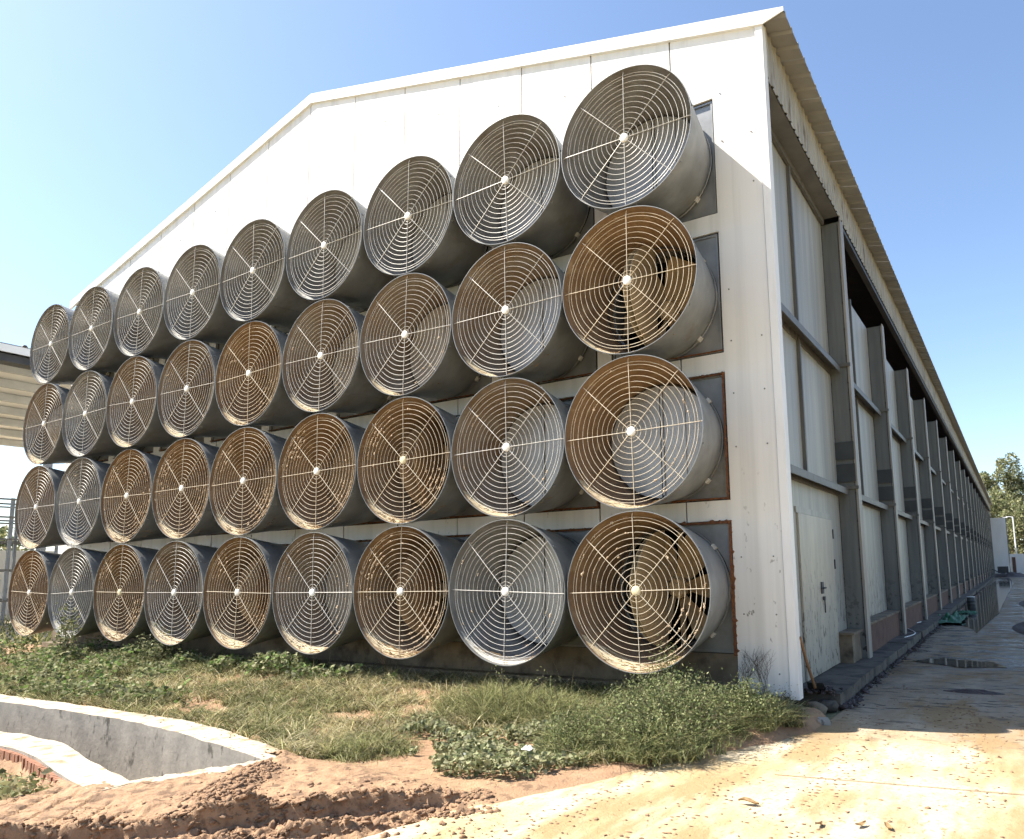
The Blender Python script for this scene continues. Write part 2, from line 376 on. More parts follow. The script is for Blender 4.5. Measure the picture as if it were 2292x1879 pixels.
# road
yy = np.concatenate([np.linspace(-60, -6, 28)[:-1], np.arange(-6, 6, .03), np.linspace(6, 120, 115)])
e0 = road_x(yy)+np.where((yy > -6) & (yy < 1.2), .06*fbm(yy*3, yy*0+5, 5), .01*fbm(yy*4, yy*0, 3))
V = []; F = []
cols = [0, .04, .3, 1, 2.5, 6, 14]
for c in cols:
    V.append(np.stack([e0+c, yy, -1.341+(.004*fbm((e0+c)*2, yy*2, 2))-(.02 if c == 0 else 0)], 1))
V = [np.stack([e0, yy, np.full_like(yy, -1.45)], 1)]+V
ny = len(yy); V = np.concatenate(V)
for c in range(len(cols)):
    i = np.arange(ny-1)+c*ny; F.append(np.stack([i, i+ny, i+ny+1, i+1], 1))
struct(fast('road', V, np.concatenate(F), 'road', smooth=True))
# expansion joint cut across the road (a thin dark strip of mortar)
jb = MB()
for (x0, y0, x1, y1) in ((1.75, -1.15, 5.5, -.55), (1.75, 4.3, 7, 4.1)):
    d = Vector((x1-x0, y1-y0, 0)).normalized(); q = Vector((-d.y, d.x, 0))*.006
    jb.add([(x0-q.x, y0-q.y, -1.3355), (x1-q.x, y1-q.y, -1.3355), (x1+q.x, y1+q.y, -1.3355), (x0+q.x, y0+q.y, -1.3355)], [(0, 1, 2, 3)])
struct(jb.obj('road_joint', 'clod'))

# ------------------------------------------------------------------ the poultry house
XR, XL, XM, YF = 1.40, -14.70, -6.68, .93
SP, DZ = 1.7, 1.7141
def ztop(x): return 8.575-(.2455*(x-XM) if x > XM else .2545*(XM-x))
house = empty('poultry_house', (-6.65, 40, -1.3))
tag(house, 'long white panelled livestock house with fans in its gable wall', 'building')
house_loc = Vector(house.location)
def hp(o):                      # parent to the house, keep world position
    o.parent = house; o.matrix_parent_inverse = Matrix.Translation(-house_loc); return o
OH = .742
opens = [(-SP*c+.022, DZ*(3-r)+.012, c, r) for r in range(4) for c in range(9)]
joints = [XR-.07]+[.223-1.158*k for k in range(13)]+[XL]
joints = sorted(joints)
for a, b_ in zip(joints[:-1], joints[1:]):
    a += .010; b_ -= .010
    xb = sorted(set([a, b_]+[v for cx, cz, c, r in opens if r == 0 for v in (cx-OH, cx+OH) if a < v < b_]+([XM] if a < XM < b_ else [])))
    pcs = []
    for x0, x1 in zip(xb[:-1], xb[1:]):
        xm = (x0+x1)/2; zs = [-1.13 if xm > .76 else -.712]
        for r in (3, 2, 1, 0):
            cz = DZ*(3-r)+.012
            if any(abs(xm-cx) < OH for cx, _, c, r_ in opens if r_ == 0): zs += [cz-OH, cz+OH]
        zs.append(99)
        pcs += [(x0, x1, zs[i], zs[i+1]) for i in range(0, len(zs), 2) if zs[i+1]-zs[i] > .01]
    gid = list(range(len(pcs)))
    for i in range(len(pcs)):
        for j in range(i):
            if abs(pcs[i][0]-pcs[j][1]) < 1e-6 and min(pcs[i][3], pcs[j][3])-max(pcs[i][2], pcs[j][2]) > .001:
                gi, gj = gid[i], gid[j]; gid = [gj if q == gi else q for q in gid]
    for q in sorted(set(gid)):
        mb = MB()
        for (x0, x1, z0, z1), g_ in zip(pcs, gid):
            if g_ != q: continue
            t0, t1 = (ztop(x0), ztop(x1)) if z1 > 90 else (z1, z1)
            mb.prism([(x0, z0), (x1, z0), (x1, t1), (x0, t0)], 'y', YF, YF+.10)
        hp(mb.obj('wall_panel', 'panel'))
# dark backing behind panel joints
hp(MB().prism([(XL, 5.95), (XR-.05, 5.95), (XR-.05, ztop(XR)-.02), (XM, ztop(XM)-.02), (XL, ztop(XL)-.02)], 'y', YF+.105, YF+.125).obj('backing', 'gap'))
# screw heads fixing the panels
sm = MB(); rq = random.Random(4)
for zz in np.arange(-.9, 6.4, .62):
    for xx in (.86, 1.22): 
        if rq.random() < .8: sm.box(xx+rq.uniform(-.03, .03), xx+rq.uniform(-.03, .03)+.05, YF-.001, YF-.001, 0, 0) if False else sm.prism([(xx+.009*math.cos(t), zz+.009*math.sin(t)) for t in np.arange(0, 6.2, 1.05)], 'y', YF-.008, YF+.001)
for x in np.arange(XL+.6, .6, 1.158):
    zz = ztop(x)-.55; sm.prism([(x+.010*math.cos(t), zz+.010*math.sin(t)) for t in np.arange(0, 6.2, 1.05)], 'y', YF-.008, YF+.001)
o = hp(sm.obj('screw_heads', 'steel')); o['kind'] = 'stuff'
# concrete base
hp(MB().box(XL, .757, YF+.012, YF+.3, -1.6, -.716).obj('plinth', 'conc'))
hp(MB().box(XL, .70, YF-.16, YF+.01, -1.6, -1.07).obj('footing', 'conc'))
# corner trim, wrapping the corner
cm = MB(); cm.box(XR-.07, XR+.02, YF-.022, YF-.004, 2.32, ztop(XR)+.04); cm.box(XR+.004, XR+.02, YF-.004, YF+.13, 2.32, ztop(XR)+.04)
hp(cm.obj('corner_trim', 'trim'))
cm = MB(); cm.box(XR-.07, XR+.022, YF-.026, YF-.006, -1.15, 2.34); cm.box(XR+.006, XR+.022, YF-.006, YF+.13, -1.15, 2.34)
hp(cm.obj('corner_trim', 'trim'))
# fascia pieces along the gable slopes
fj = [1.68, -2.24, -3.10, -4.47, XM]
def fascia(x0, x1, yo=0):
    g_ = .006; x0 += g_ if x0 > x1 else -g_; x1 += -g_ if x0 < x1 else g_
    t0, t1 = ztop(x0)+.165, ztop(x1)+.165
    b0, b1 = ztop(x0)-.01, ztop(x1)-.01
    pl = [(x0, b0), (x1, b1), (x1, t1), (x0, t0)]
    if x0 > 1.6: pl = [(1.43, ztop(1.43)-.01), (x1, b1), (x1, t1), (x0, t0), (x0, t0-.05)]
    m_ = MB(); m_.prism(pl, 'y', .885+yo, .900+yo)
    # return under the fascia back to the wall
    xa = min(x0, 1.43)
    m_.prism([(xa, ztop(xa)-.012), (x1, b1-.002), (x1, b1+.018), (xa, ztop(xa)+.008)], 'y', .900+yo, YF)
    hp(m_.obj('fascia_board', 'trim'))
for i in range(len(fj)-1): fascia(fj[i], fj[i+1], .003*(i % 2))
lj = [XM, -7.9, -10.6, -13.0, -14.98]
for i in range(len(lj)-1): fascia(lj[i], lj[i+1], .003*(i % 2))
# roof: ribbed sheets on the right slope, one sheet on the left slope
YE = 88.0
rb = MB(); prof = [(0, 0), (.03, .035), (.06, .035), (.09, 0), (.3, 0), (.33, .035), (.36, .035), (.39, 0), (.6, 0), (.63, .035), (.66, .035), (.69, 0), (.895, 0)]
vv = []
for x in (XM, 1.69):
    for y, z in prof: vv.append((x, y, ztop(x)+.118+z))
k = len(prof); rb.add(vv, [(i, i+k, i+k+1, i+1) for i in range(k-1)])
rb.add([(v[0], v[1], v[2]-.012) for v in vv], [(i, i+1, i+k+1, i+k) for i in range(k-1)])
rb.add([vv[k+i] for i in range(k)]+[(v[0], v[1], v[2]-.012) for v in vv[k:]], [(i, k+i, k+i+1, i+1) for i in range(k-1)])
rme = rb.mesh('roof_sheet', 'roof')
y = .905
while y < YE:
    o = link('roof_sheet', rme, None, (0, y, 0)); hp(o); y += .9
hp(MB().prism([(XM, ztop(XM)+.118), (XL-.3, ztop(XL-.3)+.118), (XL-.3, ztop(XL-.3)+.15), (XM, ztop(XM)+.15)], 'y', .905, YE).obj('roof_slope', 'roof'))
hp(MB().prism([(XM, ztop(XM)-.02), (1.30, ztop(1.30)-.02), (1.30, ztop(1.3)+.02), (XM, ztop(XM)+.02)], 'y', 1.06, YE).obj('roof_lining', 'darksteel'))
# ribbed skirt under the eave
rb = MB(); prof = [(0, 0), (.02, .02), (.05, .02), (.07, 0), (.2, 0), (.22, .02), (.25, .02), (.27, 0), (.4, 0), (.42, .02), (.45, .02), (.47, 0), (.6, 0), (.62, .02), (.65, .02), (.67, 0), (.8, 0), (.82, .02), (.85, .02), (.87, 0), (.998, 0)]
k = len(prof); vv = [(1.40+x, y, z) for z in (6.02, 6.68) for y, x in prof]
rb.add(vv, [(i, i+1, i+k+1, i+k) for i in range(k-1)])
rb.add([(v[0]-.008, v[1], v[2]) for v in vv], [(i, i+k, i+k+1, i+1) for i in range(k-1)])
sme = rb.mesh('skirt_sheet', 'skirt')
y = 1.06
while y < YE: hp(link('skirt_sheet', sme, None, (0, y, 0))); y += 1.0
for x0 in (1.35,): hp(MB().box(x0, x0+.035, 1.06, YE, 6.52, 6.60).obj('eave_purlin', 'darksteel'))
hp(MB().box(1.28, 1.385, 5.4, YE, 5.93, 6.01).obj('eave_beam', 'darksteel'))
hp(MB().box(1.12, 1.385, 1.04, 5.08, 6.02, 6.05).obj('soffit_panel', 'soffit'))
hp(MB().box(1.115, 1.16, 1.04, 5.08, 5.93, 6.017).obj('soffit_trim', 'steel'))
# bays along the side wall
PY = [5.10+4.1*k_ for k_ in range(21)]
IX = 1.10
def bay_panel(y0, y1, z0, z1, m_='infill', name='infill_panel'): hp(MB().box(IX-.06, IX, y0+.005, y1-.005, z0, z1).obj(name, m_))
post_meshes = {}
def pm(key, fn, mats):
    if key not in post_meshes: post_meshes[key] = fn().mesh(key, mats)
    return post_meshes[key]
def post_mesh(zt=5.93):
    m_ = MB(); m_.box(1.085, 1.395, 0, .235, -1.22, zt); return m_
def edge_mesh(zt=5.98):
    m_ = MB(); m_.box(1.397, 1.414, -.012, .25, -1.22, zt); m_.box(1.380, 1.3965, -.012, -.002, -1.22, zt-.08); return m_
def seam_mesh(zt=5.9):
    m_ = MB(); m_.box(1.098, 1.108, -.006, -.001, -1.0, zt); m_.box(1.362, 1.370, -.006, -.001, -1.0, zt)
    for zz in np.arange(-.9, zt-.1, .45):
        for xx in (1.095, 1.36): m_.box(xx, xx+.018, -.016, -.0065, zz, zz+.022)
    return m_
def plate_mesh():
    m_ = MB(); m_.box(1.088, 1.392, -.035, -.018, 0, .29)
    for xx in (1.10, 1.37):
        for zz in (.03, .25): m_.box(xx, xx+.012, -.043, -.036, zz, zz+.012)
    return m_
def rail_mesh():
    m_ = MB(); m_.box(1.10, 1.43, -.05, -.018, 0, .05); return m_
for i, py in enumerate(PY):
    if i == 0:
        o = hp(link('post', pm('post', post_mesh, 'post'), None, (0, py, 0)))
        link('edge_trim', pm('edge_trim', edge_mesh, 'edge'), o); link('seam', pm('seam', seam_mesh, 'gap'), o)
    else:
        o = hp(link('post', pm('post_low', lambda: post_mesh(5.32), 'post'), None, (0, py, 0)))
        link('edge_trim', pm('edge_trim_low', lambda: edge_mesh(5.36), 'edge'), o); link('seam', pm('seam_low', lambda: seam_mesh(5.3), 'gap'), o)
    for zz in (1.54, 1.90): link('cover_plate', pm('cover_plate', plate_mesh, 'plate'), o, (0, 0, zz))
    link('rail_end', pm('rail_end', rail_mesh, 'steel'), o, (0, 0, 1.42)); link('rail_end', pm('rail_end', rail_mesh, 'steel'), o, (0, 0, 3.43))
    ya = 1.05 if i == 0 else PY[i-1]+.25
    yb = py
    ym = (ya+yb)/2-.1
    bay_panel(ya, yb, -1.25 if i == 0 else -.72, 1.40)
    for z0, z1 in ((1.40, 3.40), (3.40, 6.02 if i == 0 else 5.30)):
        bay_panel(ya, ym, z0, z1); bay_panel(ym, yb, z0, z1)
        hp(MB().box(IX, IX+.05, ym-.03, ym+.03, z0+.03, z1).obj('mullion', 'steel'))
    for zz in (1.36, 3.36):
        g_ = MB(); g_.box(IX+.002, IX+.17, ya, yb-.052, zz+.055, zz+.07); g_.box(IX+.155, IX+.172, ya, yb-.052, zz-.03, zz+.054); g_.box(IX+.002, IX+.02, ya, yb-.052, zz-.04, zz+.054)
        hp(g_.obj('girt', 'steel'))
    if i:
        hp(MB().box(IX-.05, IX+.22, ya+.003, yb-.003, -1.3, -.76).obj('sill_block', 'sill'))
        hp(MB().box(IX+.001, IX+.24, ya+.003, yb-.003, -.758, -.722).obj('sill_cap', 'conc'))
hp(MB().box(IX, IX+.20, 4.42, 5.08, -1.25, -.80).obj('sill_block', 'conc'))
hp(MB().box(IX+.001, IX+.24, 4.36, 5.08, -.798, -.765).obj('sill_cap', 'conc'))
# side door in the first bay
dr = hp(MB().box(IX+.003, IX+.03, 2.42, 4.33, -1.19, .90).obj('door', 'door'))
hf = MB(); hf.box(IX+.003, IX+.02, 2.36, 4.39, .905, .985); hp(hf.obj('door_frame', 'infill'))
hm = MB(); hm.box(IX+.03, IX+.045, 3.40, 3.52, -.16, .0); hm.tube([(IX+.04, 3.46, -.08), (IX+.085, 3.46, -.08), (IX+.085, 3.30, -.085)], .012, 6)
hm.tube([(IX+.035, 3.50, -.20), (IX+.05, 3.50, -.23), (IX+.045, 3.52, -.42)], .010, 6); hm.box(IX+.03, IX+.06, 3.46, 3.53, -.25, -.20)
h_ = hm.obj('handle', 'darksteel'); h_.parent = dr; h_.matrix_parent_inverse = Matrix.Identity(4)
for zz in (.70, .25):
    q = MB().box(IX+.02, IX+.045, 4.325, 4.36, zz-.08, zz+.06).obj('hinge', 'darksteel'); q.parent = dr
# interior, left wall, rear wall
hp(MB().box(.1, .15, 2.0, YE, -1.35, 6.4).obj('inner_partition', 'inner'))
hp(MB().box(XL-.02, XL+.1, YF+.11, YE, -1.5, ztop(XL)).obj('wall_long_side', 'panel'))
hp(MB().prism([(XL, -1.5), (XR, -1.5), (XR, ztop(XR)), (XM, ztop(XM)), (XL, ztop(XL))], 'y', YE-.1, YE).obj('wall_rear', 'panel'))
# white cross wall at the far end of the side yard
# rust coloured foam beads and dark seal gaps round the fan openings
def bead(cx, cz, wd, am, seed, sides):
    rs = np.random.default_rng(seed); V = []; F = []
    for sd in sides:
        nst = 56; t = np.linspace(-1, 1, nst)
        w0 = wd*(.55+.45*rs.random(nst))+am*np.maximum(0, rs.standard_normal(nst))*.35; dp = .012+.02*rs.random(nst)
        for j in range(nst):
            for (off, dy) in ((0., 0.004), (.0, -dp[j]), (w0[j], -dp[j]*.7), (w0[j], 0.004)):
                a = t[j]*OH; rad = OH-.012+off-.02
                p = {'r': (rad, a), 'l': (-rad, a), 't': (a, rad), 'b': (a, -rad)}[sd]
                V.append((cx+p[0], YF+dy, cz+p[1]))
        o_ = len(V)-nst*4
        for j in range(nst-1):
            for q in range(3): F.append((o_+j*4+q, o_+j*4+q+1, o_+(j+1)*4+q+1, o_+(j+1)*4+q))
    return V, F
for cx, cz, c, r in opens:
    lev = 0
    if r == 3: lev = (.036, .035, 'tr') if c == 0 else (.03, .02, 't')
    elif r == 2: lev = (.022, .016, 'rbt') if c < 2 else (.020, .014, 'b')
    elif r == 1: lev = (.012, .010, 'b')
    if lev:
        V_, F_ = bead(cx, cz, lev[0], lev[1], 40+c*4+r, lev[2]); m_ = MB(); m_.add(V_, F_); hp(m_.obj('sealant_bead', 'rust', smooth=True))

# ------------------------------------------------------------------ cone fans
RF, RN, YN = .842, .690, .935
NSEG = 72
def cone_mesh(inner):
    m_ = MB()
    m_.lathe([(RF-.006, 0.003), (RF-.005, -.004), (RF+.001, -.004), (RF+.003, .003), (RF, .03), (RF-.045, .30), (RN+.06, .62), (RN+.004, YN)], NSEG, 0)
    m_.lathe([(RN-.004, YN), (RN+.052, .62), (RF-.053, .30), (RF-.006, .03), (RF-.006, 0.004)], NSEG, 1)
    # lapped seam of the cone sheet, and the bolts near the lip and the neck
    for sg, y0_, y1_, ra_, rb_ in ((.0, .03, .30, RF-.001, RF-.046), (.0, .30, .62, RF-.046, RN+.06), (.0, .62, .92, RN+.06, RN+.006)):
        da = .022; P_ = []
        for (yy__, rr__) in ((y0_, ra_), (y1_, rb_)):
            for aa in (-da, da):
                for ex in (.0005, .0055): P_.append(((rr__+ex)*math.cos(aa), yy__, (rr__+ex)*math.sin(aa)))
        m_.add(P_, [(1, 5, 7, 3), (0, 1, 3, 2), (4, 6, 7, 5), (0, 4, 5, 1), (2, 3, 7, 6)], 0)
    for k_ in range(8):
        aa = 2*math.pi*k_/8+.2; c__, s__ = math.cos(aa), math.sin(aa)
        for (yy__, rr__) in ((.05, RF-.003), (.88, RN+.012)):
            cx_, cz_ = c__*rr__, s__*rr__; b_ = .010
            P_ = [(cx_+c__*e-s__*u_*b_, yy__+v_*b_, cz_+s__*e+c__*u_*b_) for e in (-.002, .009) for u_, v_ in ((-1, -1), (1, -1), (1, 1), (-1, 1))]
            m_.add(P_, [(4, 5, 6, 7), (0, 1, 5, 4), (1, 2, 6, 5), (2, 3, 7, 6), (3, 0, 4, 7)], 0)
    return m_.mesh('cone', ['galv', inner], True)
cone_me = {k_: cone_mesh(k_) for k_ in ('in_g', 'in_m', 'in_b')}
def frame_mesh():
    m_ = MB(); a = .722; y0, y1 = .962, .985
    k_ = 64; o_ = []; q_ = []
    for i in range(k_):
        t = 2*math.pi*i/k_+math.pi/4; c_, s_ = math.cos(t), math.sin(t); f_ = a/max(abs(c_), abs(s_))
        o_.append((c_*f_, s_*f_)); q_.append((c_*RN, s_*RN))
    vv = [(p[0], y0, p[1]) for p in o_]+[(p[0], y0, p[1]) for p in q_]+[(p[0], y1+.35, p[1]) for p in o_]+[(p[0], y1, p[1]) for p in q_]
    ff = []
    for i in range(k_):
        j = (i+1) % k_; ff += [(i, j, k_+j, k_+i), (i, 2*k_+i, 2*k_+j, j), (k_+i, k_+j, 3*k_+j, 3*k_+i)]
    m_.add(vv, ff)
    # raised edge flange
    for (x0, x1, z0, z1) in ((-a, a, a-.022, a), (-a, a, -a, -a+.022), (-a, -a+.022, -a+.023, a-.023), (a-.022, a, -a+.023, a-.023)):
        m_.box(x0, x1, y0-.02, y0-.001, z0, z1)
    return m_.mesh('frame', 'galv')
frame_me = frame_mesh()
hb = MB(); hb.box(-.735, .735, 1.50, 1.53, -.735, .735); hb.box(-.735, -.725, 1.0, 1.5, -.735, .735); hb.box(.725, .735, 1.0, 1.5, -.735, .735); hb.box(-.724, .724, 1.0, 1.5, .725, .735); hb.box(-.724, .724, 1.0, 1.5, -.735, -.725)
light_block_me = hb.mesh('light_block', 'black')  # closed black box added behind the blades to block light
gap_m = MB()
for (x0, x1, z0, z1) in ((-.741, .741, .724, .741), (-.741, .741, -.741, -.724), (-.741, -.724, -.723, .723), (.724, .741, -.723, .723)): gap_m.box(x0, x1, .955, 1.03, z0, z1)
gap_me = gap_m.mesh('gasket', 'gap')
clampring_me = MB().torus(RN+.018, .011, YN-.012, 72, 6).mesh('clamp_ring', 'galv', True)
cl = MB(); cl.box(-.022, .022, YN-.045, YN+.005, -.03, .03); clamp_me = cl.mesh('clamp', 'wire')
ring_r = [.075]+[.115+.0628*k_ for k_ in range(0, 11)]+[.776]
def ring_mesh(r_, y_, m_): return MB().torus(r_, .0023, y_, 72, 5).mesh('guard_ring', m_, True)
ring_me = {(i, m_): ring_mesh(r_, 0, m_) for i, r_ in enumerate(ring_r) for m_ in ('wire', 'wire_b')}
def spoke_mesh(m_): return MB().tube([(.04, -.006, 0), (.79, -.006, 0), (RF-.012, .004, 0)], .0034, 6).mesh('guard_spoke', m_, True)
spoke_me = {m_: spoke_mesh(m_) for m_ in ('wire', 'wire_b')}
def cap_mesh(m_): return MB().lathe([(.0, -.022), (.035, -.022), (.050, -.016), (.054, -.004), (.054, .006), (0, .006)], 28).mesh('hub_cap', m_, True)
cap_me = {m_: cap_mesh(m_) for m_ in ('cap', 'cap_b')}
# butterfly shutters: two half discs hinged on a vertical bar
def leaf_mesh(m_):
    q = MB(); pl = [(.010, -.664)]+[(.010+.655*math.cos(t), .664*math.sin(t)) for t in np.linspace(-math.pi/2+.05, math.pi/2-.05, 28)]+[(.010, .664)]
    q.prism(pl, 'y', 0, .006); q.box(.010, .035, -.022, -.0005, -.64, .64)
    q.box(.30, .315, -.012, -.0005, -.55, .55)
    return q.mesh('shutter_leaf', m_)
leaf_me = {m_: leaf_mesh(m_) for m_ in ('door_g', 'door_m', 'door_b', 'leaf_open')}
stop_me = MB().torus(.672, .012, .80, 72, 6).mesh('stop_ring', 'gap', True)
def blade_mesh():
    V = []; F = []
    for i, t in enumerate(np.linspace(0, 1, 8)):
        rad = .12+t*.53; wd = .11+.10*math.sin(t*2.2); tw = R(58-30*t); 
        for s_ in (-1, -.3, .4, 1):
            V.append((s_*wd*math.cos(tw), s_*wd*math.sin(tw)*.8+.02*(1-s_*s_), rad))
    for i in range(7):
        for j in range(3): a = i*4+j; F.append((a, a+1, a+5, a+4))
    return MB().add(V, F).mesh('blade', 'blade', True)
blade_me = blade_mesh()
bh = MB(); bh.lathe([(0, 1.08), (.10, 1.08), (.13, 1.12), (.13, 1.2), (0, 1.2)], 32); bh.box(-.03, .03, 1.22, 1.26, -.7, .7); bh.lathe([(0, 1.06), (.045, 1.06), (.045, 1.08), (0, 1.08)], 20)
hubm_me = bh.mesh('fan_hub', 'blade', True)
LOOK = [['in_g']*9,
        ['in_b', 'in_m', 'in_m', 'in_m', 'in_b', 'in_m', 'in_m', 'in_g', 'in_m'],
        ['in_b', 'in_m', 'in_b', 'in_b', 'in_b', 'in_b', 'in_b', 'in_g', 'in_m'],
        ['in_b', 'in_g', 'in_b', 'in_m', 'in_b', 'in_m', 'in_b', 'in_g', 'in_b']]
OPEN = {(1, 0): (92, 80), (3, 0): (96, 78), (2, 2): (82, 70), (3, 2): (78, 68), (3, 4): (70, 60), (1, 8): (62, 62)}
HEAVY = {(3, 0): 60, (3, 2): 190, (3, 6): 170, (3, 8): 110, (2, 2): 120, (2, 3): 130, (2, 4): 190, (2, 5): 150, (2, 6): 140, (3, 4): 45, (1, 4): 40, (2, 0): 18, (3, 1): 12, (3, 3): 25, (3, 5): 30, (2, 1): 10, (1, 0): 6, (1, 5): 10, (1, 2): 8}
ROWN = ['top', 'second', 'third', 'bottom']
ORD = ['rightmost', 'second from right', 'third from right', 'fourth from right', 'middle one', 'fourth from left', 'third from left', 'second from left', 'leftmost']
LK = {'in_g': 'clean grey', 'in_m': 'lightly dusty', 'in_b': 'brown dusty'}
ico_v = None
def lumps(pts, sizes, seed):
    # irregular octahedral lumps, 18 verts each
    rs = np.random.default_rng(seed); base = []
    t = np.array([(1, 0, 0), (-1, 0, 0), (0, 1, 0), (0, -1, 0), (0, 0, 1), (0, 0, -1)], float)
    tri = [(0, 2, 4), (2, 1, 4), (1, 3, 4), (3, 0, 4), (2, 0, 5), (1, 2, 5), (3, 1, 5), (0, 3, 5)]
    vs = [tuple(x) for x in t]; fs = []; mid = {}
    def md(a, b_):
        k_ = (min(a, b_), max(a, b_))
        if k_ not in mid:
            p = np.array(vs[a])+np.array(vs[b_]); vs.append(tuple(p/np.linalg.norm(p))); mid[k_] = len(vs)-1
        return mid[k_]
    for a, b_, c_ in tri:
        x, y_, z_ = md(a, b_), md(b_, c_), md(c_, a); fs += [(a, x, z_), (x, b_, y_), (z_, y_, c_), (x, y_, z_)]
    vs = np.array(vs); fs = np.array(fs); N = len(pts)
    V = vs[None]*(.45+.95*rs.random((N, len(vs), 1)))*np.array(sizes).reshape(N, 1, -1)+np.array(pts)[:, None]
    F = fs[None]+(np.arange(N)*len(vs))[:, None, None]
    return V.reshape(-1, 3), F.reshape(-1, 3)
def cp(name, me, parent, loc=(0, 0, 0), rot=None):
    o = bpy.data.objects.new(name, me); COL.objects.link(o); o.parent = parent; o.location = loc
    if rot: o.rotation_euler = rot
    return o
for r in range(4):
    for c in range(9):
        lk = LOOK[r][c]; op = OPEN.get((r, c))
        wz = 'wire_b' if lk == 'in_b' else 'wire'
        rs = random.Random(r*9+c)
        f_ = empty('exhaust_fan', (-SP*c+rs.uniform(-.006, .006), rs.uniform(-.012, .012), DZ*(3-r)+rs.uniform(-.006, .006)))
        extra = ' with open shutters' if op else ''
        tag(f_, f'{LK[lk]} cone exhaust fan{extra}, {ORD[c]} in the {ROWN[r]} row', 'exhaust fan', 'cone exhaust fans on the gable wall')
        cn = cp('cone', cone_me[lk], f_, rot=(0, rs.uniform(0, 6.28), 0))
        cp('frame', frame_me, f_, (.022, 0, .012)); cp('gasket', gap_me, f_, (.022, 0, .012)); cp('light_block', light_block_me, f_, (.022, 0, .012))
        cr = cp('clamp_ring', clampring_me, f_)
        for a in (-44, 38, 135, 222):
            t = R(a+rs.uniform(-3, 3)); cp('clamp', clamp_me, cr, (math.cos(t)*(RN+.02), 0, math.sin(t)*(RN+.02)), (0, -t, 0))
        gd = empty('guard', (0, .028, 0)); gd.parent = f_; gd.rotation_euler = (rs.uniform(-.006, .006), R(rs.uniform(-2.5, 2.5)), rs.uniform(-.006, .006))
        for i in range(len(ring_r)): cp('guard_ring', ring_me[(i, wz)], gd)
        for k_ in range(8): cp('guard_spoke', spoke_me[wz], gd, rot=(0, R(45*k_), 0))
        cp('hub_cap', cap_me['cap_b' if (r, c) in ((3, 0), (3, 6), (2, 2)) else 'cap'], gd)
        cp('stop_ring', stop_me, f_)
        dm = 'door_b' if lk == 'in_b' and not (r, c) == (2, 0) else 'door_g'
        if lk == 'in_m' and c > 1: dm = 'door_m'
        if r and lk == 'in_g' and c > 5: dm = 'door_m'
        if (r, c) in ((3, 0), (1, 0)): dm = 'leaf_open'
        a0, a1 = op if op else (0, 0)
        cp('shutter_leaf', leaf_me[dm], f_, (.001, .79, 0), (0, 0, -R(a0)))
        l2 = cp('shutter_leaf', leaf_me[dm], f_, (-.001, .789, 0), (0, math.pi, 0)); l2.rotation_euler = (Matrix.Rotation(R(a1), 3, 'Z') @ Matrix.Rotation(math.pi, 3, 'Z')).to_euler()
        l2.location = (-.001, .795, 0)
        if op:
            ph = rs.uniform(0, 60)
            for k_ in range(6): cp('blade', blade_me, f_, (0, 1.14, 0), (0, R(60*k_+ph), 0))
            cp('fan_hub', hubm_me, f_)
        lpd = MB(); nA = 40; rl = np.random.default_rng(300+r*9+c); dep = (.14 if lk == 'in_g' else .24)*(1+.5*fbm(np.linspace(0, 6, nA)+r*9+c*3, np.zeros(nA)+c, 4))
        angs = np.linspace(R(-146), R(-32), nA)
        for j in range(nA):
            e_ = math.sin(math.pi*j/(nA-1))**.5
            for q in range(4):
                y_ = .034+dep[j]*e_*q/3; rad = np.interp(y_, [.03, .30, .62], [RF-.006, RF-.053, RN+.052])-.004-.006*e_*(q in (1, 2))
                lpd.v.append((math.cos(angs[j])*rad, y_, math.sin(angs[j])*rad))
        for j in range(nA-1):
            for q in range(3): lpd.f.append((j*4+q, j*4+q+1, j*4+q+5, j*4+q+4)); lpd.m.append(0)
        lpd.obj('lit_lip_dust', 'lip_g' if lk == 'in_g' else 'lip_b', f_, True)  # pale patch painting the sunlit crescent, with settled dust in dusty cones
        # loose rubbish lying in the lip and fluff caught on the wires
        nc = HEAVY.get((r, c), 3 if r else 0)
        rs2 = np.random.default_rng(900+r*9+c)
        if nc:
            a = np.where(rs2.random(nc) < .55, rs2.normal(R(-42), .30, nc), np.where(rs2.random(nc) < .7, rs2.normal(R(140), .28, nc), rs2.uniform(0, 6.28, nc)))
            ri = rs2.choice(np.array(ring_r[8:]), nc)*1.0
            sp_ = rs2.random(nc) < .08; ri = np.where(sp_, rs2.uniform(.4, .75, nc), ri)
            pts = np.stack([ri*np.cos(a), rs2.normal(.024, .006, nc), ri*np.sin(a)], 1)
            sz = np.stack([rs2.uniform(.006, .018, nc), rs2.uniform(.004, .011, nc), rs2.uniform(.006, .018, nc)], 1)
            da = np.arange(4)*.016; a4 = (a[:, None]+da[None]*np.sign(rs2.random((nc, 1))-.5)).ravel(); r4 = np.repeat(ri, 4)*(1+rs2.normal(0, .004, nc*4))
            pts = np.stack([r4*np.cos(a4), rs2.normal(.024, .004, nc*4), r4*np.sin(a4)], 1); sz = np.repeat(sz, 4, 0)*.68*rs2.uniform(.4, 1.2, (nc*4, 1))
            V_, F_ = lumps(pts, sz, r*9+c); o = fast('fluff_clumps', V_, F_, 'dust'); o.parent = f_; stuff(o)
            nb = 10+nc//3
            pp = []
            tw = MB()
            for q in range(nb):
                t0 = rs2.uniform(R(-128), R(-58)); y0 = rs2.uniform(.03, .22); rad = RF-.012-.17*y0
                p = [(math.cos(t0+j*.05*rs2.uniform(.5, 1.6))*rad*(1-.006*(j % 2)), y0+j*rs2.uniform(-.02, .03), math.sin(t0+j*.05)*rad*(1-.01*(j % 2))) for j in range(4)]
                tw.tube(p, .0035, 4)
            o = tw.obj('twig_litter', 'straw', f_); stuff(o)

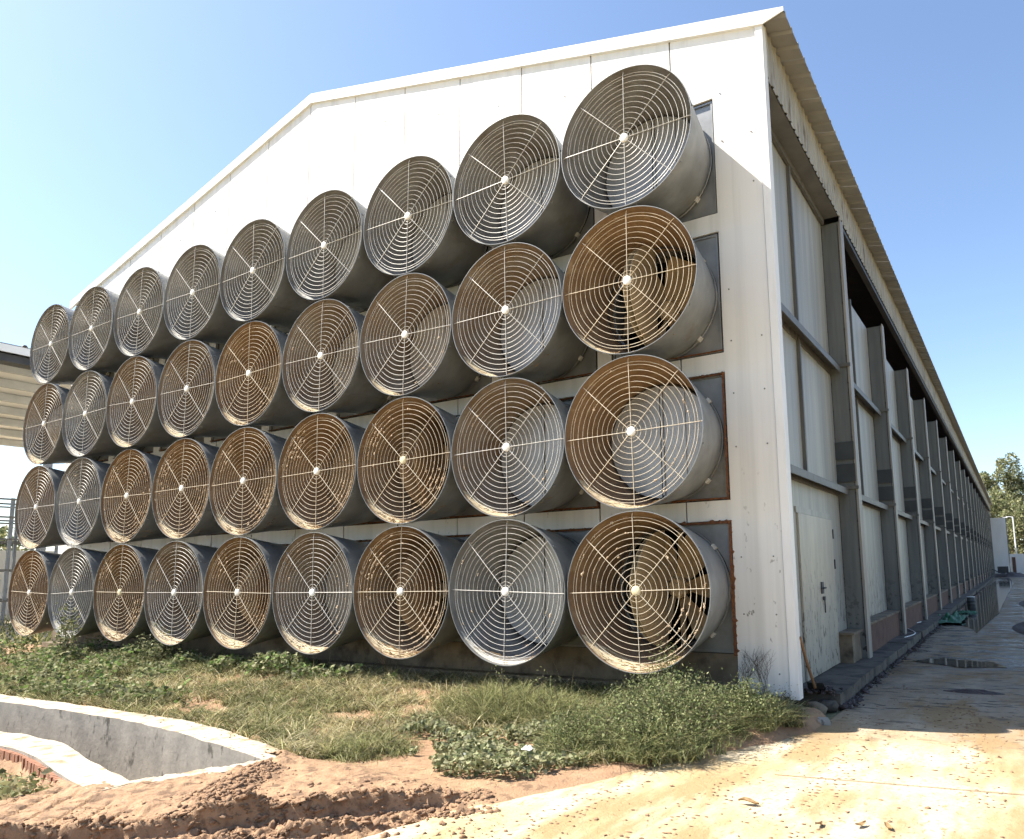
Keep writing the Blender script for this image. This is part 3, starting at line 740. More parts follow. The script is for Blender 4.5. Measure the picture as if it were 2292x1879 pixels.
# ------------------------------------------------------------------ concrete pit with brick walls
pit = empty('concrete_pit', (-6, -2.8, -1.3)); tag(pit, 'cement lined drain pit with pale capped brick walls beside the grass', 'pit')
pl = Vector(pit.location)
def pp_(o): o.parent = pit; o.matrix_parent_inverse = Matrix.Translation(-pl); return o
def dens(pts, st=.06, jit=.0, sd=0):
    rs = np.random.default_rng(sd); P = np.array(pts, float); d = np.r_[0, np.cumsum(np.hypot(*np.diff(P, axis=0).T))]
    t = np.arange(0, d[-1], st); t = np.r_[t, d[-1]]
    x = np.interp(t, d, P[:, 0]); y = np.interp(t, d, P[:, 1])
    # smooth corners a little
    for _ in range(4):
        x[1:-1] = (x[:-2]+2*x[1:-1]+x[2:])/4; y[1:-1] = (y[:-2]+2*y[1:-1]+y[2:])/4
    y = y+jit*rs.standard_normal(len(y)); return x, y
def wall_strip(name, A, B, zt, zb, mtop, mside, sd):
    N = 160; mb = MB()
    def rs_(pts, j, s_):
        x, y = dens(pts, .03, j, s_); t = np.linspace(0, 1, len(x)); q = np.linspace(0, 1, N); return np.interp(q, t, x), np.interp(q, t, y)
    ax, ay = rs_(A, 0, sd); bx, by = rs_(B, 0, sd+1); qn = np.linspace(0, 30, N); ay = ay+.012*fbm(qn+sd, qn*0, 3); by = by+.014*fbm(qn+sd+7, qn*0+3, 3)
    rs = np.random.default_rng(sd+2); dz = .014*fbm(np.linspace(0, 34, N)+sd, np.zeros(N)+sd, 3)
    cax, cay = rs_(A, 0, sd); cbx, cby = rs_(B, 0, sd)
    v = []
    for i in range(N):
        v += [(cax[i], cay[i], zb), (ax[i], ay[i], zt+dz[i]*.6), (bx[i], by[i], zt+dz[i]), (cbx[i], cby[i], zb)]
    for i in range(N-1):
        a = i*4; mb.add([], [])
        mb.f += [(a+1, a+2, a+6, a+5), (a+2, a+3, a+7, a+6), (a, a+1, a+5, a+4)]; mb.m += [0, 1, 1]
    mb.v = v
    for a in (0, (N-1)*4): mb.f.append((a, a+1, a+2, a+3)); mb.m.append(1)
    return pp_(mb.obj(name, [mtop, mside], None, True))
wall_strip('pit_wall', BO, BI, ZP, -2.4, 'pit_top', 'pit', 3)
wall_strip('pit_wall', FO, FI, ZP-.004, -2.4, 'pit_top', 'pit', 8)
wall_strip('pit_wall', [(-1.88, -2.57), (-1.93, -2.9), (-2.22, -3.4), (-2.40, -3.9)], [(-2.13, -2.75), (-2.22, -2.95), (-2.40, -3.35), (-2.52, -3.65)], ZP-.008, -2.4, 'pit_top', 'pit', 12)
pp_(MB().box(-12, -1.9, -3.9, -2.1, -2.45, -2.40).obj('pit_floor', 'pit'))
# brick headers under the cap of the front wall
bx_, by_ = dens(FO, .01)
dcum = np.r_[0, np.cumsum(np.hypot(np.diff(bx_), np.diff(by_)))]
bk = MB(); bk.box(-.026, .026, -.03, .10, -.11, 0); bk_me = bk.mesh('brick', 'brick')
i = 0; s_ = dcum[-1]-4.6
while s_ < dcum[-1]-.02:
    x = np.interp(s_, dcum, bx_); y = np.interp(s_, dcum, by_); x2 = np.interp(s_+.05, dcum, bx_); y2 = np.interp(s_+.05, dcum, by_)
    for lay in range(2):
        o = pp_(link('brick', bk_me, None, (x+random.uniform(-.003, .003), y-.008+random.uniform(-.008, .006)-.01*lay, ZP-.028-.118*lay)))
        o.rotation_euler = (0, random.uniform(-.03, .03), math.atan2(y2-y, x2-x)+random.uniform(-.04, .04))
    s_ += .064
# mud clods
N = 3600; t = rng.uniform(-.9, 2.2, N); dd = np.where(rng.random(N) < .45, rng.normal(.02, .06, N), np.where(rng.random(N) < .5, rng.normal(.31, .04, N), rng.uniform(-.5, .8, N)))
X = P0[0]+t*U[0]+dd*NN[0]; Y = P0[1]+t*U[1]+dd*NN[1]
n2 = 1500; y2 = rng.uniform(-3.7, -2.85, n2); x2 = -1.75-.55*(y2+3.1)+rng.normal(0, .12, n2); X = np.r_[X, x2]; Y = np.r_[Y, y2]
ok = (Y < -2.5) & ~pip(X, Y, HOLE) & (X > -3.4); X, Y = X[ok], Y[ok]
sz = .003+.020*rng.random(len(X))**5
Zc = np.maximum(H(X, Y), np.where(X > road_x(Y), -1.34, -2))
V_, F_ = lumps(np.stack([X, Y, Zc+sz*.1], 1), np.stack([sz*rng.uniform(.8, 1.6, len(X)), sz*rng.uniform(.8, 1.6, len(X)), sz*.8], 1), 5)
stuff(fast('mud_clods', V_, F_, 'clod'), 'crumbled brown mud clods along the tyre ruts', 'mud')
# torn crust plates standing along the rut edge
def plates(pts, sizes, seed):
    rs = np.random.default_rng(seed); N = len(pts); V0, F0 = lumps(np.zeros((N, 3)), sizes, seed); V0 = V0.reshape(N, -1, 3)
    a, b_, c_ = rs.normal(0, .55, N), rs.normal(0, .55, N), rs.uniform(0, 6.28, N)
    z_, o_ = np.zeros(N), np.ones(N)
    Rx = np.stack([o_, z_, z_, z_, np.cos(a), -np.sin(a), z_, np.sin(a), np.cos(a)], 1).reshape(N, 3, 3)
    Ry = np.stack([np.cos(b_), z_, np.sin(b_), z_, o_, z_, -np.sin(b_), z_, np.cos(b_)], 1).reshape(N, 3, 3)
    Rz = np.stack([np.cos(c_), -np.sin(c_), z_, np.sin(c_), np.cos(c_), z_, z_, z_, o_], 1).reshape(N, 3, 3)
    V0 = np.einsum('nij,nkj->nki', Rz @ Ry @ Rx, V0)+np.array(pts)[:, None]
    return V0.reshape(-1, 3), F0
N = 420; t = np.where(rng.random(N) < .5, rng.normal(.75, .28, N), rng.uniform(-.6, 1.9, N)); dd = np.where(rng.random(N) < .6, rng.normal(.0, .035, N), np.where(rng.random(N) < .6, rng.normal(.31, .03, N), rng.normal(.60, .04, N)))
X = P0[0]+t*U[0]+dd*NN[0]; Y = P0[1]+t*U[1]+dd*NN[1]; ok = (Y < -2.55) & ~pip(X, Y, HOLE); X, Y = X[ok], Y[ok]; N = len(X)
q = .010+.032*rng.random(N)**2.2
V_, F_ = plates(np.stack([X, Y, H(X, Y)+q*.25], 1), np.stack([q*1.2, q*.8, q*.28], 1), 91)
stuff(fast('mud_crust', V_, F_, 'clod'), 'torn plates of drying mud along the rut edges', 'mud')
# grit and crumbs on the road
N = 2200; Y = rng.uniform(-5.5, 3.5, N); X = road_x(Y)+np.abs(rng.normal(0, 1.5, N))+.02
# two tyre lines of crumbs
k_ = rng.random(N) < .35; X = np.where(k_, 2.25+.16*Y+rng.normal(0, .12, N)+.9*(rng.random(N) < .5), X)
ok = X > road_x(Y)+.02; X, Y = X[ok], Y[ok]
sz = .002+.009*rng.random(len(X))**4
V_, F_ = lumps(np.stack([X, Y, -1.338+sz*.1], 1), np.stack([sz*rng.uniform(.8, 2.2, len(X)), sz*rng.uniform(.8, 2.2, len(X)), sz*.35], 1), 6)
stuff(fast('road_crumbs', V_, F_, 'clod'), 'dried mud crumbs scattered over the pale road', 'mud')

# tread prints: rows of thin dirt flakes pressed on the road
TP_ = []; TS_ = []
for (xa, ya, xb, yb) in ((2.30, -3.6, 2.05, 1.2), (3.25, -2.4, 2.85, 2.2), (1.35, -3.6, 1.75, .2), (.55, -3.9, .95, -1.6)):
    L_ = math.hypot(xb-xa, yb-ya); ux, uy = (xb-xa)/L_, (yb-ya)/L_
    for q in np.arange(0, L_, .075):
        if vn(np.array([q*1.3+xa*7]), np.array([ya]))[0] < -.12: continue
        for j in range(7):
            if rng.random() < .66: continue
            o_ = (j-3)*.045+rng.normal(0, .008); d_ = q+(.03 if j > 3 else -.0)+.012*abs(j-3)+rng.normal(0, .008)
            TP_.append((xa+ux*d_-uy*o_, ya+uy*d_+ux*o_, -1.3385)); TS_.append((.006+.014*rng.random(), .004+.007*rng.random(), .0022+.0025*rng.random()))
TP_ = np.array(TP_); k_ = TP_[:, 0] > road_x(TP_[:, 1])+.05
V_, F_ = lumps(TP_[k_], np.array(TS_)[k_], 77)
stuff(fast('tread_marks', V_, F_, 'clod'), 'rows of dirt flakes left by tyres on the road', 'mud')
# grit and earth spilled on the pit caps
N = 150; q = rng.random(N)**.6; A_ = np.array(BO); B_ = np.array(BI); f_ = rng.random(N)
xa = -5+3.2*q; ya = np.interp(xa, A_[:, 0], A_[:, 1])*(1-f_)+np.interp(xa, B_[:, 0], B_[:, 1])*f_
sz = .002+.007*rng.random(N)**4
V_, F_ = lumps(np.stack([xa, ya, np.full(N, ZP+.001)], 1), np.stack([sz*1.5, sz*1.5, sz*.6], 1), 78)
stuff(fast('cap_grit', V_, F_, 'clod'), 'grit and earth crumbs lying on the pale pit wall top', 'grit')
# ------------------------------------------------------------------ vegetation
def hsv_mix(n_, pal, jit=.25):
    pal = np.array(pal); k_ = rng.integers(0, len(pal), n_); c_ = pal[k_]*(1+jit*(rng.random((n_, 1))-.5)*2); return c_
GREEN = [(.145, .16, .06), (.20, .21, .085), (.27, .26, .13), (.09, .105, .042)]
DRY = [(.42, .36, .20), (.36, .31, .16), (.50, .44, .28), (.28, .27, .12)]
LEAF = [(.19, .205, .095), (.26, .265, .135), (.13, .15, .068), (.33, .32, .19)]
def blades(X, Y, Z, hgt, wid, lean, col, segs=3):
    N = len(X); a = rng.uniform(0, 6.283, N); b_ = a+rng.normal(0, .9, N)
    dxy = np.stack([np.cos(a), np.sin(a)], 1); wv = np.stack([-np.sin(b_), np.cos(b_)], 1)
    V = []; 
    for s_ in range(segs+1):
        t = s_/segs; c_ = dxy*(lean*t**1.8)[:, None]*hgt[:, None]
        z = Z+hgt*(t-.28*lean*t*t)
        ww = (wid*(1-t)**.8 if s_ < segs else wid*0)
        p = np.stack([X+c_[:, 0], Y+c_[:, 1], z], 1)
        if s_ < segs:
            q = np.concatenate([wv*ww[:, None], np.zeros((N, 1))], 1); V += [p-q, p+q]
        else: V.append(p)
    k_ = len(V); V = np.stack(V, 1).reshape(-1, 3)
    T = []
    for s_ in range(segs-1): T += [(2*s_, 2*s_+1, 2*s_+3), (2*s_, 2*s_+3, 2*s_+2)]
    T.append((2*segs-2, 2*segs-1, 2*segs))
    F = (np.arange(N)*k_)[:, None, None]+np.array(T)[None]
    return V, F.reshape(-1, 3), np.repeat(col, k_, 0)
def leaves(P, size, col, flat=.5, aspect=.7):
    N = len(P); d = rng.standard_normal((N, 3)); d[:, 2] *= flat; d /= np.linalg.norm(d, axis=1)[:, None]
    u_ = np.cross(d, rng.standard_normal((N, 3))); u_ /= np.linalg.norm(u_, axis=1)[:, None]; nrm = np.cross(d, u_)
    s_ = np.asarray(size).reshape(-1, 1)
    V = np.stack([P-d*s_*.5, P+u_*s_*.5*aspect+nrm*s_*.12, P+d*s_*.55, P-u_*s_*.5*aspect+nrm*s_*.12], 1).reshape(-1, 3)
    F = (np.arange(N)*4)[:, None, None]+np.array([(0, 1, 2), (0, 2, 3)])[None]
    return V, F.reshape(-1, 3), np.repeat(col, 4, 0)
def join(parts):
    V = []; F = []; C = []; o_ = 0
    for v, f, c_ in parts: V.append(v); F.append(f+o_); C.append(c_); o_ += len(v)
    return np.concatenate(V), np.concatenate(F), np.concatenate(C)
PITZ = [(-12, -2.10)]+[(a, b_+.03) for a, b_ in BO]+[(-1.8, -2.6), (-2.2, -4), (-12, -4)]
def clear(X, Y):
    yb = np.interp(X, [p[0] for p in BO], [p[1] for p in BO])
    ok = (Y > yb+.03) | (X > -1.85)
    return ok & (Y < .76) & (X < road_x(Y)-.06)
def bare(X, Y):     # patches of open soil
    b1 = np.exp(-(((X+1.25)/.55)**2+((Y+1.45)/.28)**2)*1.2)+np.exp(-(((X-.10)/.35)**2+((Y+1.05)/.25)**2)*1.2)+np.exp(-(((X+1.2)/.8)**2+((Y+2.45)/.25)**2))+np.exp(-(((X-.1)/.6)**2+((Y+2.25)/.3)**2))
    b1 = b1+.9*np.exp(-(((X+.55)/.95)**2+((Y+1.75)/.5)**2))+.6*np.exp(-(((X+2.9)/.5)**2+((Y+1.2)/.2)**2))+.6*np.exp(-(((X+5.2)/.8)**2+((Y+1.5)/.18)**2))
    return b1
# short grass over the verge, growing in clumps
def clumps(cx, cy, per, rad, h0, h1, dryp, w0=.002, w1=.0048, lean=(.5, 1.7)):
    K = len(cx); X = np.repeat(cx, per)+rng.normal(0, 1, K*per)*np.repeat(rad, per); Y = np.repeat(cy, per)+rng.normal(0, 1, K*per)*np.repeat(rad, per)
    N = K*per; hh = np.repeat(rng.uniform(h0, h1, K), per)*rng.uniform(.5, 1.15, N)
    dr = rng.random(N) < np.repeat(np.clip(dryp+.5*(rng.random(K)-.5), 0, 1), per)
    tone = np.repeat(rng.uniform(.5, 1.45, K), per)[:, None]*rng.uniform(.7, 1.3, (N, 1))
    col = np.where(dr[:, None], hsv_mix(N, DRY), hsv_mix(N, GREEN))*tone
    return X, Y, hh, rng.uniform(w0, w1, N), rng.uniform(*lean, N), col
K = 7400; cx = -14.5+15.9*rng.random(K)**.60; cy = rng.uniform(-2.75, .75, K)
k_ = clear(cx, cy) & (bare(cx, cy)+.35*fbm(cx*2, cy*2, 3) < .36) & ((cy > -2.35) | (cx < -1.9)) & ~((cx > -.9) & (cy < -2.15)) & (rng.random(K) < np.clip(.8+1.2*fbm(cx*1.3+9, cy*1.3, 3), .2, 1))
cx, cy = cx[k_], cy[k_]; dryp = np.clip(.38+1.1*fbm(cx*.9+3, cy*.9+5, 3), 0, 1)+.15*(cx > -4)*(cx < -1.2)
dryp = dryp*.72
X, Y, hg, wd, ln_, col = clumps(cx, cy, 18, np.full(len(cx), .035), .08, .24, dryp+.22, .003, .0085, (.6, 2.0))
V_, F_, C_ = blades(X, Y, H(X, Y)-.01, hg, wd, ln_, col)
stuff(fast('verge_grass', V_, F_, 'leafc', C_), 'mixed green and dry grass covering the verge below the fans', 'grass')
# broad-leaved creepers: left end of verge and near the road
def creeper(name, label, boxes, n_, sz, hmax, pal):
    P = []
    for (x0, x1, y0, y1, wgt) in boxes:
        k = int(n_*wgt); X = rng.uniform(x0, x1, k); Y = rng.uniform(y0, y1, k)
        q = ((X-(x0+x1)/2)/(x1-x0)*2)**2+((Y-(y0+y1)/2)/(y1-y0)*2)**2
        ok = (fbm(X*2.3+1, Y*2.3, 3)-.70*q+.42+.40*fbm(X*6, Y*6, 2) > 0) & clear(X, Y); X, Y = X[ok], Y[ok]
        hh = hmax*np.clip(.55+1.3*fbm(X*2.0+1, Y*2.0, 3), .12, 1.2)
        P.append(np.stack([X, Y, H(X, Y)+hh*rng.random(len(X))**.6], 1))
    P = np.concatenate(P)
    V_, F_, C_ = leaves(P, sz*rng.uniform(.6, 1.3, len(P)), hsv_mix(len(P), pal), .45, .85)
    o = fast(name, V_, F_, 'leafc', C_); stuff(o, label, 'plants'); return o
creeper('creeper_cover', 'low broad-leaved weeds spreading over soil beside the road edge', [(-1.5, .5, -2.35, -1.2, 1), (-.9, .3, -1.5, -.8, .55), (-2.1, -1.3, -1.6, -.9, .25)], 7000, .044, .13, LEAF+[(.30, .31, .17), (.34, .33, .20)])
creeper('weed_cover', 'leafy green weeds crowding the verge under the leftmost fans', [(-14.5, -6.5, -1.6, .72, 1), (-9, -3.5, -.3, .72, .45), (-12, -5, -2.1, -1.2, .5)], 16000, .06, .30, LEAF+[(.16, .24, .07)])
creeper('pit_weeds', 'weeds growing in front of the brick side of the pit', [(-7.5, -2.9, -4.6, -3.8, 0.0)], 10, .05, .2, LEAF) if False else None
Pn = 1500; X = rng.uniform(-6, -3.0, Pn); Y = np.interp(X, [p[0] for p in FO], [p[1] for p in FO])-.10-rng.random(Pn)*.55
P = np.stack([X, Y, H(X, Y)+.16*rng.random(Pn)], 1); V_, F_, C_ = leaves(P, .055*rng.uniform(.6, 1.4, Pn), hsv_mix(Pn, LEAF+DRY[:1]), .5, .8)
stuff(fast('pit_side_weeds', V_, F_, 'leafc', C_), 'weeds growing against the brick side of the pit wall', 'plants')
# shrubs and tufts as things
def shrub(name, label, cat, x, y, rx, ry, h, nleaf, ls, pal, nst=40, group=None, grass=0):
    z0 = float(H(np.array([x]), np.array([y]))[0]); o = empty(name, (x, y, z0)); tag(o, label, cat, group)
    st = MB(); tips = []
    for i in range(nst):
        a = random.uniform(0, 6.283); q = math.sqrt(random.random()); e = (rx*q*math.cos(a), ry*q*math.sin(a)); hz = h*(1-.55*q*q)*random.uniform(.55, 1.3)
        p0 = (e[0]*.25, e[1]*.25, -.02); p1 = (e[0]*.6, e[1]*.6, hz*.55); p2 = (e[0], e[1], hz)
        st.tube([p0, p1, p2], [.006, .004, .0015], 5); tips.append((p0, p1, p2))
    st.obj('stems', 'bark', o)['kind'] = 'stuff'
    P = np.array(tips); i = rng.integers(0, nst, nleaf); t = .25+.8*rng.random(nleaf)**.6
    A = np.where((t < .5)[:, None], P[i, 0]+(P[i, 1]-P[i, 0])*(t*2)[:, None], P[i, 1]+(P[i, 2]-P[i, 1])*((t-.5)*2)[:, None])
    A = A+rng.normal(0, .03+.05*h, (nleaf, 3)); A[:, 2] = np.maximum(A[:, 2], .0)
    pr = [leaves(A, ls*rng.uniform(.5, 1.3, nleaf), hsv_mix(nleaf, pal, .35), .8, .5)]
    if grass:
        K = max(6, grass//26); a = rng.uniform(0, 6.283, K); q = np.sqrt(rng.random(K)); q = np.repeat(q, 26); a = np.repeat(a, 26); grass = K*26
        X = rx*q*np.cos(a)+rng.normal(0, .03, grass); Y = ry*q*np.sin(a)+rng.normal(0, .03, grass); kt = np.repeat(rng.uniform(.5, 1.45, K), 26)
        pr.append(blades(X, Y, np.full(grass, -.03)+.0*X, h*(1.1-.6*q*q)*rng.uniform(.35, 1.15, grass)*(.75+.25*kt), rng.uniform(.0025, .0075, grass), rng.uniform(.4, 1.9, grass), hsv_mix(grass, pal+GREEN[1:3]+DRY[3:], .3)*kt[:, None]))
    V_, F_, C_ = join(pr); q = fast('foliage', V_, F_, 'leafc', C_, o); q['kind'] = 'stuff'
    return o
BUSH = [(.16, .19, .075), (.21, .23, .105), (.10, .125, .05), (.25, .25, .13)]
shrub('weed_bush', 'dense small-leaved green weed bush at the road edge by the corner', 'bush', .62, -.58, .66, .92, .44, 11000, .031, BUSH, 210, grass=4600)
shrub('weed_bush', 'low grassy bush left of the dense bush along the road edge', 'bush', .08, -1.15, .42, .40, .28, 3000, .028, BUSH+GREEN[:2], 60, grass=3400)
shrub('weed_bush', 'lower trailing bush between the dense bush and the wall corner', 'bush', 1.12, .06, .34, .40, .33, 4200, .028, BUSH, 70, grass=1600)
shrub('weed_bush', 'feathery weed bush growing up under the bottom right fan', 'bush', .25, .12, .40, .42, .50, 4200, .024, BUSH, 90, grass=1200)
shrub('grass_tuft', 'tall bright green grass mound under the second bottom fan from right', 'grass', -1.35, -.40, .85, .60, .36, 300, .03, GREEN+DRY[3:], 14, grass=6500)
shrub('grass_tuft', 'rounded dark green grass tuft right of the tall mound', 'grass', -.62, -.50, .40, .48, .30, 200, .025, GREEN, 10, grass=2800)
shrub('grass_tuft', 'loose grey-green grass tuft beside the end of the pit', 'grass', -1.75, -1.95, .50, .42, .20, 10, .02, GREEN+DRY[3:], 4, grass=3200)
shrub('grass_tuft', 'shade-darkened grass tuft at the foot of the corner panel', 'grass', 1.18, .62, .28, .30, .24, 200, .02, [(.06, .075, .03), (.09, .09, .045)], 8, grass=1500)  # corner shade put into the dark leaf colours
shrub('grass_tuft', 'dry shade-darkened grass clump beside the pale cement lump', 'grass', 1.40, .42, .20, .26, .20, 260, .02, [(.12, .12, .06), (.16, .14, .08)], 10, grass=1100)  # clump added to darken this spot, shade put into its colours
shrub('sapling', 'thin leafy sapling in front of the second bottom fan from left', 'plant', -11.15, -.35, .14, .14, 1.0, 420, .07, LEAF, 9)
shrub('tall_weed', 'tall weeds beside the third bottom fan from left', 'plant', -9.2, .2, .5, .3, .55, 900, .06, LEAF, 20, grass=300)
# bare dry twig weed in front of the corner panel
def twig(x, y, h, label, col='bark', sd=1):
    rs = random.Random(sd); z0 = float(H(np.array([x]), np.array([y]))[0]); o = MB()
    def br(p, d, ln, r_, lev):
        pts = [p]; q = Vector(p); dd = Vector(d)
        for i in range(3):
            dd = (dd+Vector((rs.uniform(-.25, .25), rs.uniform(-.25, .25), rs.uniform(-.05, .15)))).normalized(); q = q+dd*ln/3; pts.append(tuple(q))
        o.tube(pts, [r_, r_*.8, r_*.6, r_*.35], 4)
        if lev:
            for i in range(3+lev):
                f = rs.uniform(.3, 1); k = min(2, int(f*3)); pq = Vector(pts[k]).lerp(Vector(pts[k+1]), f*3-k)
                br(tuple(pq), (dd+Vector((rs.uniform(-.9, .9), rs.uniform(-.6, .6), rs.uniform(-.1, .5)))).normalized(), ln*.55, r_*.55, lev-1)
    for i in range(3): br((rs.uniform(-.06, .06), rs.uniform(-.03, .03), 0), (rs.uniform(-.3, .3), -.1, 1), h*.7, .0045, 2)
    q = o.obj('twig_weed', col); q.location = (x, y, z0); tag(q, label, 'plant')
twig(1.12, .80, .62, 'bare branching dry weed standing before the white corner panel', sd=3)
twig(.84, .78, .50, 'thin dry weed at the left edge of the corner panel', sd=5)
twig(-3.9, .35, .42, 'dry twiggy weed under the third bottom fan from right', sd=9)
# stray tall seed stalks along the wall
N = 380; X = rng.uniform(-9, .3, N); Y = rng.uniform(-.25, .55, N)
V_, F_, C_ = blades(X, Y, H(X, Y), rng.uniform(.25, .5, N), rng.uniform(.0012, .0028, N), rng.uniform(.4, 1.3, N), hsv_mix(N, DRY+GREEN[:1]))
stuff(fast('seed_stalks', V_, F_, 'leafc', C_), 'thin tall grass stalks standing against the dark plinth', 'grass')
# straw litter on the bare soil
N = 2200; X = rng.uniform(-2.2, .9, N); Y = rng.uniform(-2.7, -.7, N); k_ = (bare(X, Y) > .25) & clear(X, Y); X, Y = X[k_], Y[k_]; N = len(X)
V_, F_, C_ = blades(X, Y, H(X, Y)+.004, np.full(N, .02), rng.uniform(.0015, .003, N), rng.uniform(2, 6, N), hsv_mix(N, DRY))
stuff(fast('straw_litter', V_, F_, 'leafc', C_), 'dry straw lying on the bare soil patches', 'straw')

# ------------------------------------------------------------------ side yard: slabs, stones, spade, litter, puddles
i = 0; y = 1.72
while y < 86:
    ln = 1.15+random.uniform(-.1, .1); dx = random.uniform(-.02, .02); zt = -1.205+random.uniform(-.008, .008)
    m_ = MB(); a, b_ = y+.008, y+ln-.008
    m_.prism([(IX-.1, a), (1.645+dx, a+random.uniform(-.02, .02)), (1.66+dx+random.uniform(-.015, .015), (a+b_)/2), (1.645+dx, b_), (IX-.1, b_)], 'z', -1.42, zt)
    o = struct(m_.obj('paving_slab', 'slab')) ; y += ln
def stone(name, label, x, y, z, s3, mt, sd, cat='stone', group=None):
    V_, F_ = lumps([(0, 0, 0)], [s3], sd); rs = np.random.default_rng(sd)
    V_ = np.sign(V_)*np.abs(V_/np.array(s3))**.62*np.array(s3)
    o = fast(name, V_, F_, mt); o.location = (x, y, z); o.rotation_euler = (0, 0, rs.uniform(-.5, .5)); tag(o, label, cat, group); return o
stone('concrete_block', 'weathered concrete block under the white corner trim', 1.30, .93, -1.27, (.17, .11, .085), 'conc', 1)
stone('rubble_stone', 'flat brown rubble stone between the corner and the slab edge', 1.50, 1.28, -1.29, (.13, .16, .075), 'conc', 2)
stone('rubble_stone', 'low rubble stone at the end of the slab path', 1.55, 1.58, -1.30, (.12, .10, .07), 'slab', 3)
stone('cement_lump', 'pale cement lump at the broken edge of the road', 1.62, .80, -1.34, (.11, .13, .06), 'pit', 4)
# spade leaning in the corner
sp = empty('spade', (1.42, 1.56, -1.2)); tag(sp, 'old spade with wooden handle leaning behind the white corner trim', 'spade')
MB().tube([(0, .02, .08), (.0, -.30, .42), (.005, -.52, .68)], [.017, .016, .015], 8).obj('handle', 'wood', sp, True)
bl = MB(); bl.add([(-.09, .03, .13), (.09, .03, .13), (.10, .09, .06), (-.10, .09, .06), (.05, .20, .012), (-.05, .20, .012)], [(0, 1, 2, 3), (3, 2, 4, 5)])
bl.add([(-.09, .036, .125), (.09, .036, .125), (.10, .096, .055), (-.10, .096, .055), (.05, .206, .006), (-.05, .206, .006)], [(3, 2, 1, 0), (5, 4, 2, 3)]); bl.tube([(0, 0, .15), (0, .05, .1)], .02, 8)
bl.obj('blade', 'darksteel', sp)
stuff((lambda a: fast('mud_heap', a[0], a[1], 'muck'))(lumps([(1.40+random.gauss(0, .10), 1.75+random.gauss(0, .09), -1.19+random.random()*.03) for _ in range(160)], [(random.uniform(.01, .03),)*2+(.015,) for _ in range(160)], 8)), 'crumbly dark dirt around the spade blade', 'dirt')
N = 900; Y = 1.7+40*rng.random(N)**2.2; X = 1.66+np.abs(rng.normal(0, .06, N)); sz = .006+.022*rng.random(N)**3
V_, F_ = lumps(np.stack([X, Y, np.full(N, -1.335)], 1), np.stack([sz*1.6, sz*2.2, sz*.8], 1), 31)
stuff(fast('kerb_dirt', V_, F_, 'muck'), 'dark dirt crumbs lying along the foot of the slab path', 'dirt')
# puddles with ragged outlines
def blob(name, pts, z, m_, jit=.12, sd=0, label=None):
    rs = np.random.default_rng(sd); P = np.array(pts, float); k_ = len(P); t = np.linspace(0, k_, 40*k_, endpoint=False); i0 = np.floor(t).astype(int) % k_; f = (t % 1)[:, None]; f = f*f*(3-2*f)
    Q = P[i0]*(1-f)+P[(i0+1) % k_]*f; c_ = Q.mean(0); Q = c_+(Q-c_)*(1+jit*fbm(t*1.7+sd, t*0+sd, 4))[:, None]
    me = MB(); me.add([(c_[0], c_[1], z)]+[(q[0], q[1], z) for q in Q], [(0, 1+i, 1+(i+1) % len(Q)) for i in range(len(Q))]); return struct(me.obj(name, m_))
blob('puddle', [(1.95, 6.0), (2.6, 5.5), (3.2, 5.7), (3.0, 6.3), (2.3, 6.5)], -1.3315, 'water', .3, 1)
blob('puddle', [(1.75, 14), (2.6, 12), (2.9, 18), (3.0, 30), (3.2, 50), (2.9, 66), (2.1, 68), (1.8, 40)], -1.3320, 'water', .06, 2)
def heap(name, label, x, y, rx, ry, h, m_, sd, cat):
    g_ = np.linspace(-1, 1, 44); A, B = np.meshgrid(g_, g_); q = np.sqrt(A*A+B*B)
    z = h*np.clip(1-q**1.5, -.3, 1)*(.8+.9*fbm(A*3+sd, B*3, 4)); V_ = np.stack([A*rx, B*ry, np.where(q > .98, -.03, z)], -1).reshape(-1, 3)
    i = (np.arange(43)[:, None]*44+np.arange(43)).ravel(); o = fast(name, V_, np.stack([i, i+1, i+45, i+44], 1), m_, smooth=True); o.location = (x, y, -1.34); tag(o, label, cat); return o
heap('muck_heap', 'dark heap of muck at the right edge of the wet road', 4.15, 13.0, .9, 2.6, .30, 'muck', 2, 'muck heap')
heap('muck_heap', 'long low muck heap farther along the wet road', 4.6, 24.0, 1.2, 4.0, .28, 'muck', 5, 'muck heap')
heap('muck_heap', 'low dirt bank in front of the far white wall', 2.9, 74.0, 1.7, 3.0, .5, 'muck', 7, 'muck heap')
heap('muck_patch', 'small dark muck patch on the shaded road', 2.9, 3.3, .35, .12, .035, 'muck', 9, 'muck')
# green net: crumpled sheet
def crumple(name, label, cx, cy, rx, ry, h, m_, sd, cat, z=-1.335):
    g_ = np.linspace(-1, 1, 40); A, B = np.meshgrid(g_, g_)
    z_ = h*np.abs(fbm(A*2.2+sd, B*2.2+sd, 4))*2*np.clip(1.3-(A*A+B*B), .05, 1); V_ = np.stack([A*rx*(1+.25*fbm(B*2+sd, A, 2)), B*ry*(1+.3*fbm(A*2, B+sd, 2)), z_+.006], -1).reshape(-1, 3)
    i = (np.arange(39)[:, None]*40+np.arange(39)).ravel(); o = fast(name, V_, np.stack([i, i+1, i+41, i+40], 1), m_, smooth=True); o.location = (cx, cy, z); tag(o, label, cat); return o
crumple('green_net', 'crumpled green netting lying against the wall base', 1.75, 15.0, .40, 1.5, .16, 'net', 3, 'netting', -1.30)
crumple('green_net', 'small scrap of green netting beyond the larger one', 2.05, 18.4, .25, .5, .10, 'net', 6, 'netting')
db = empty('bucket', (2.03, 21.2, -1.34)); db.scale = (.62, .62, .58); tag(db, 'small dark bucket standing at the edge of the puddle', 'bucket')
q = MB(); 
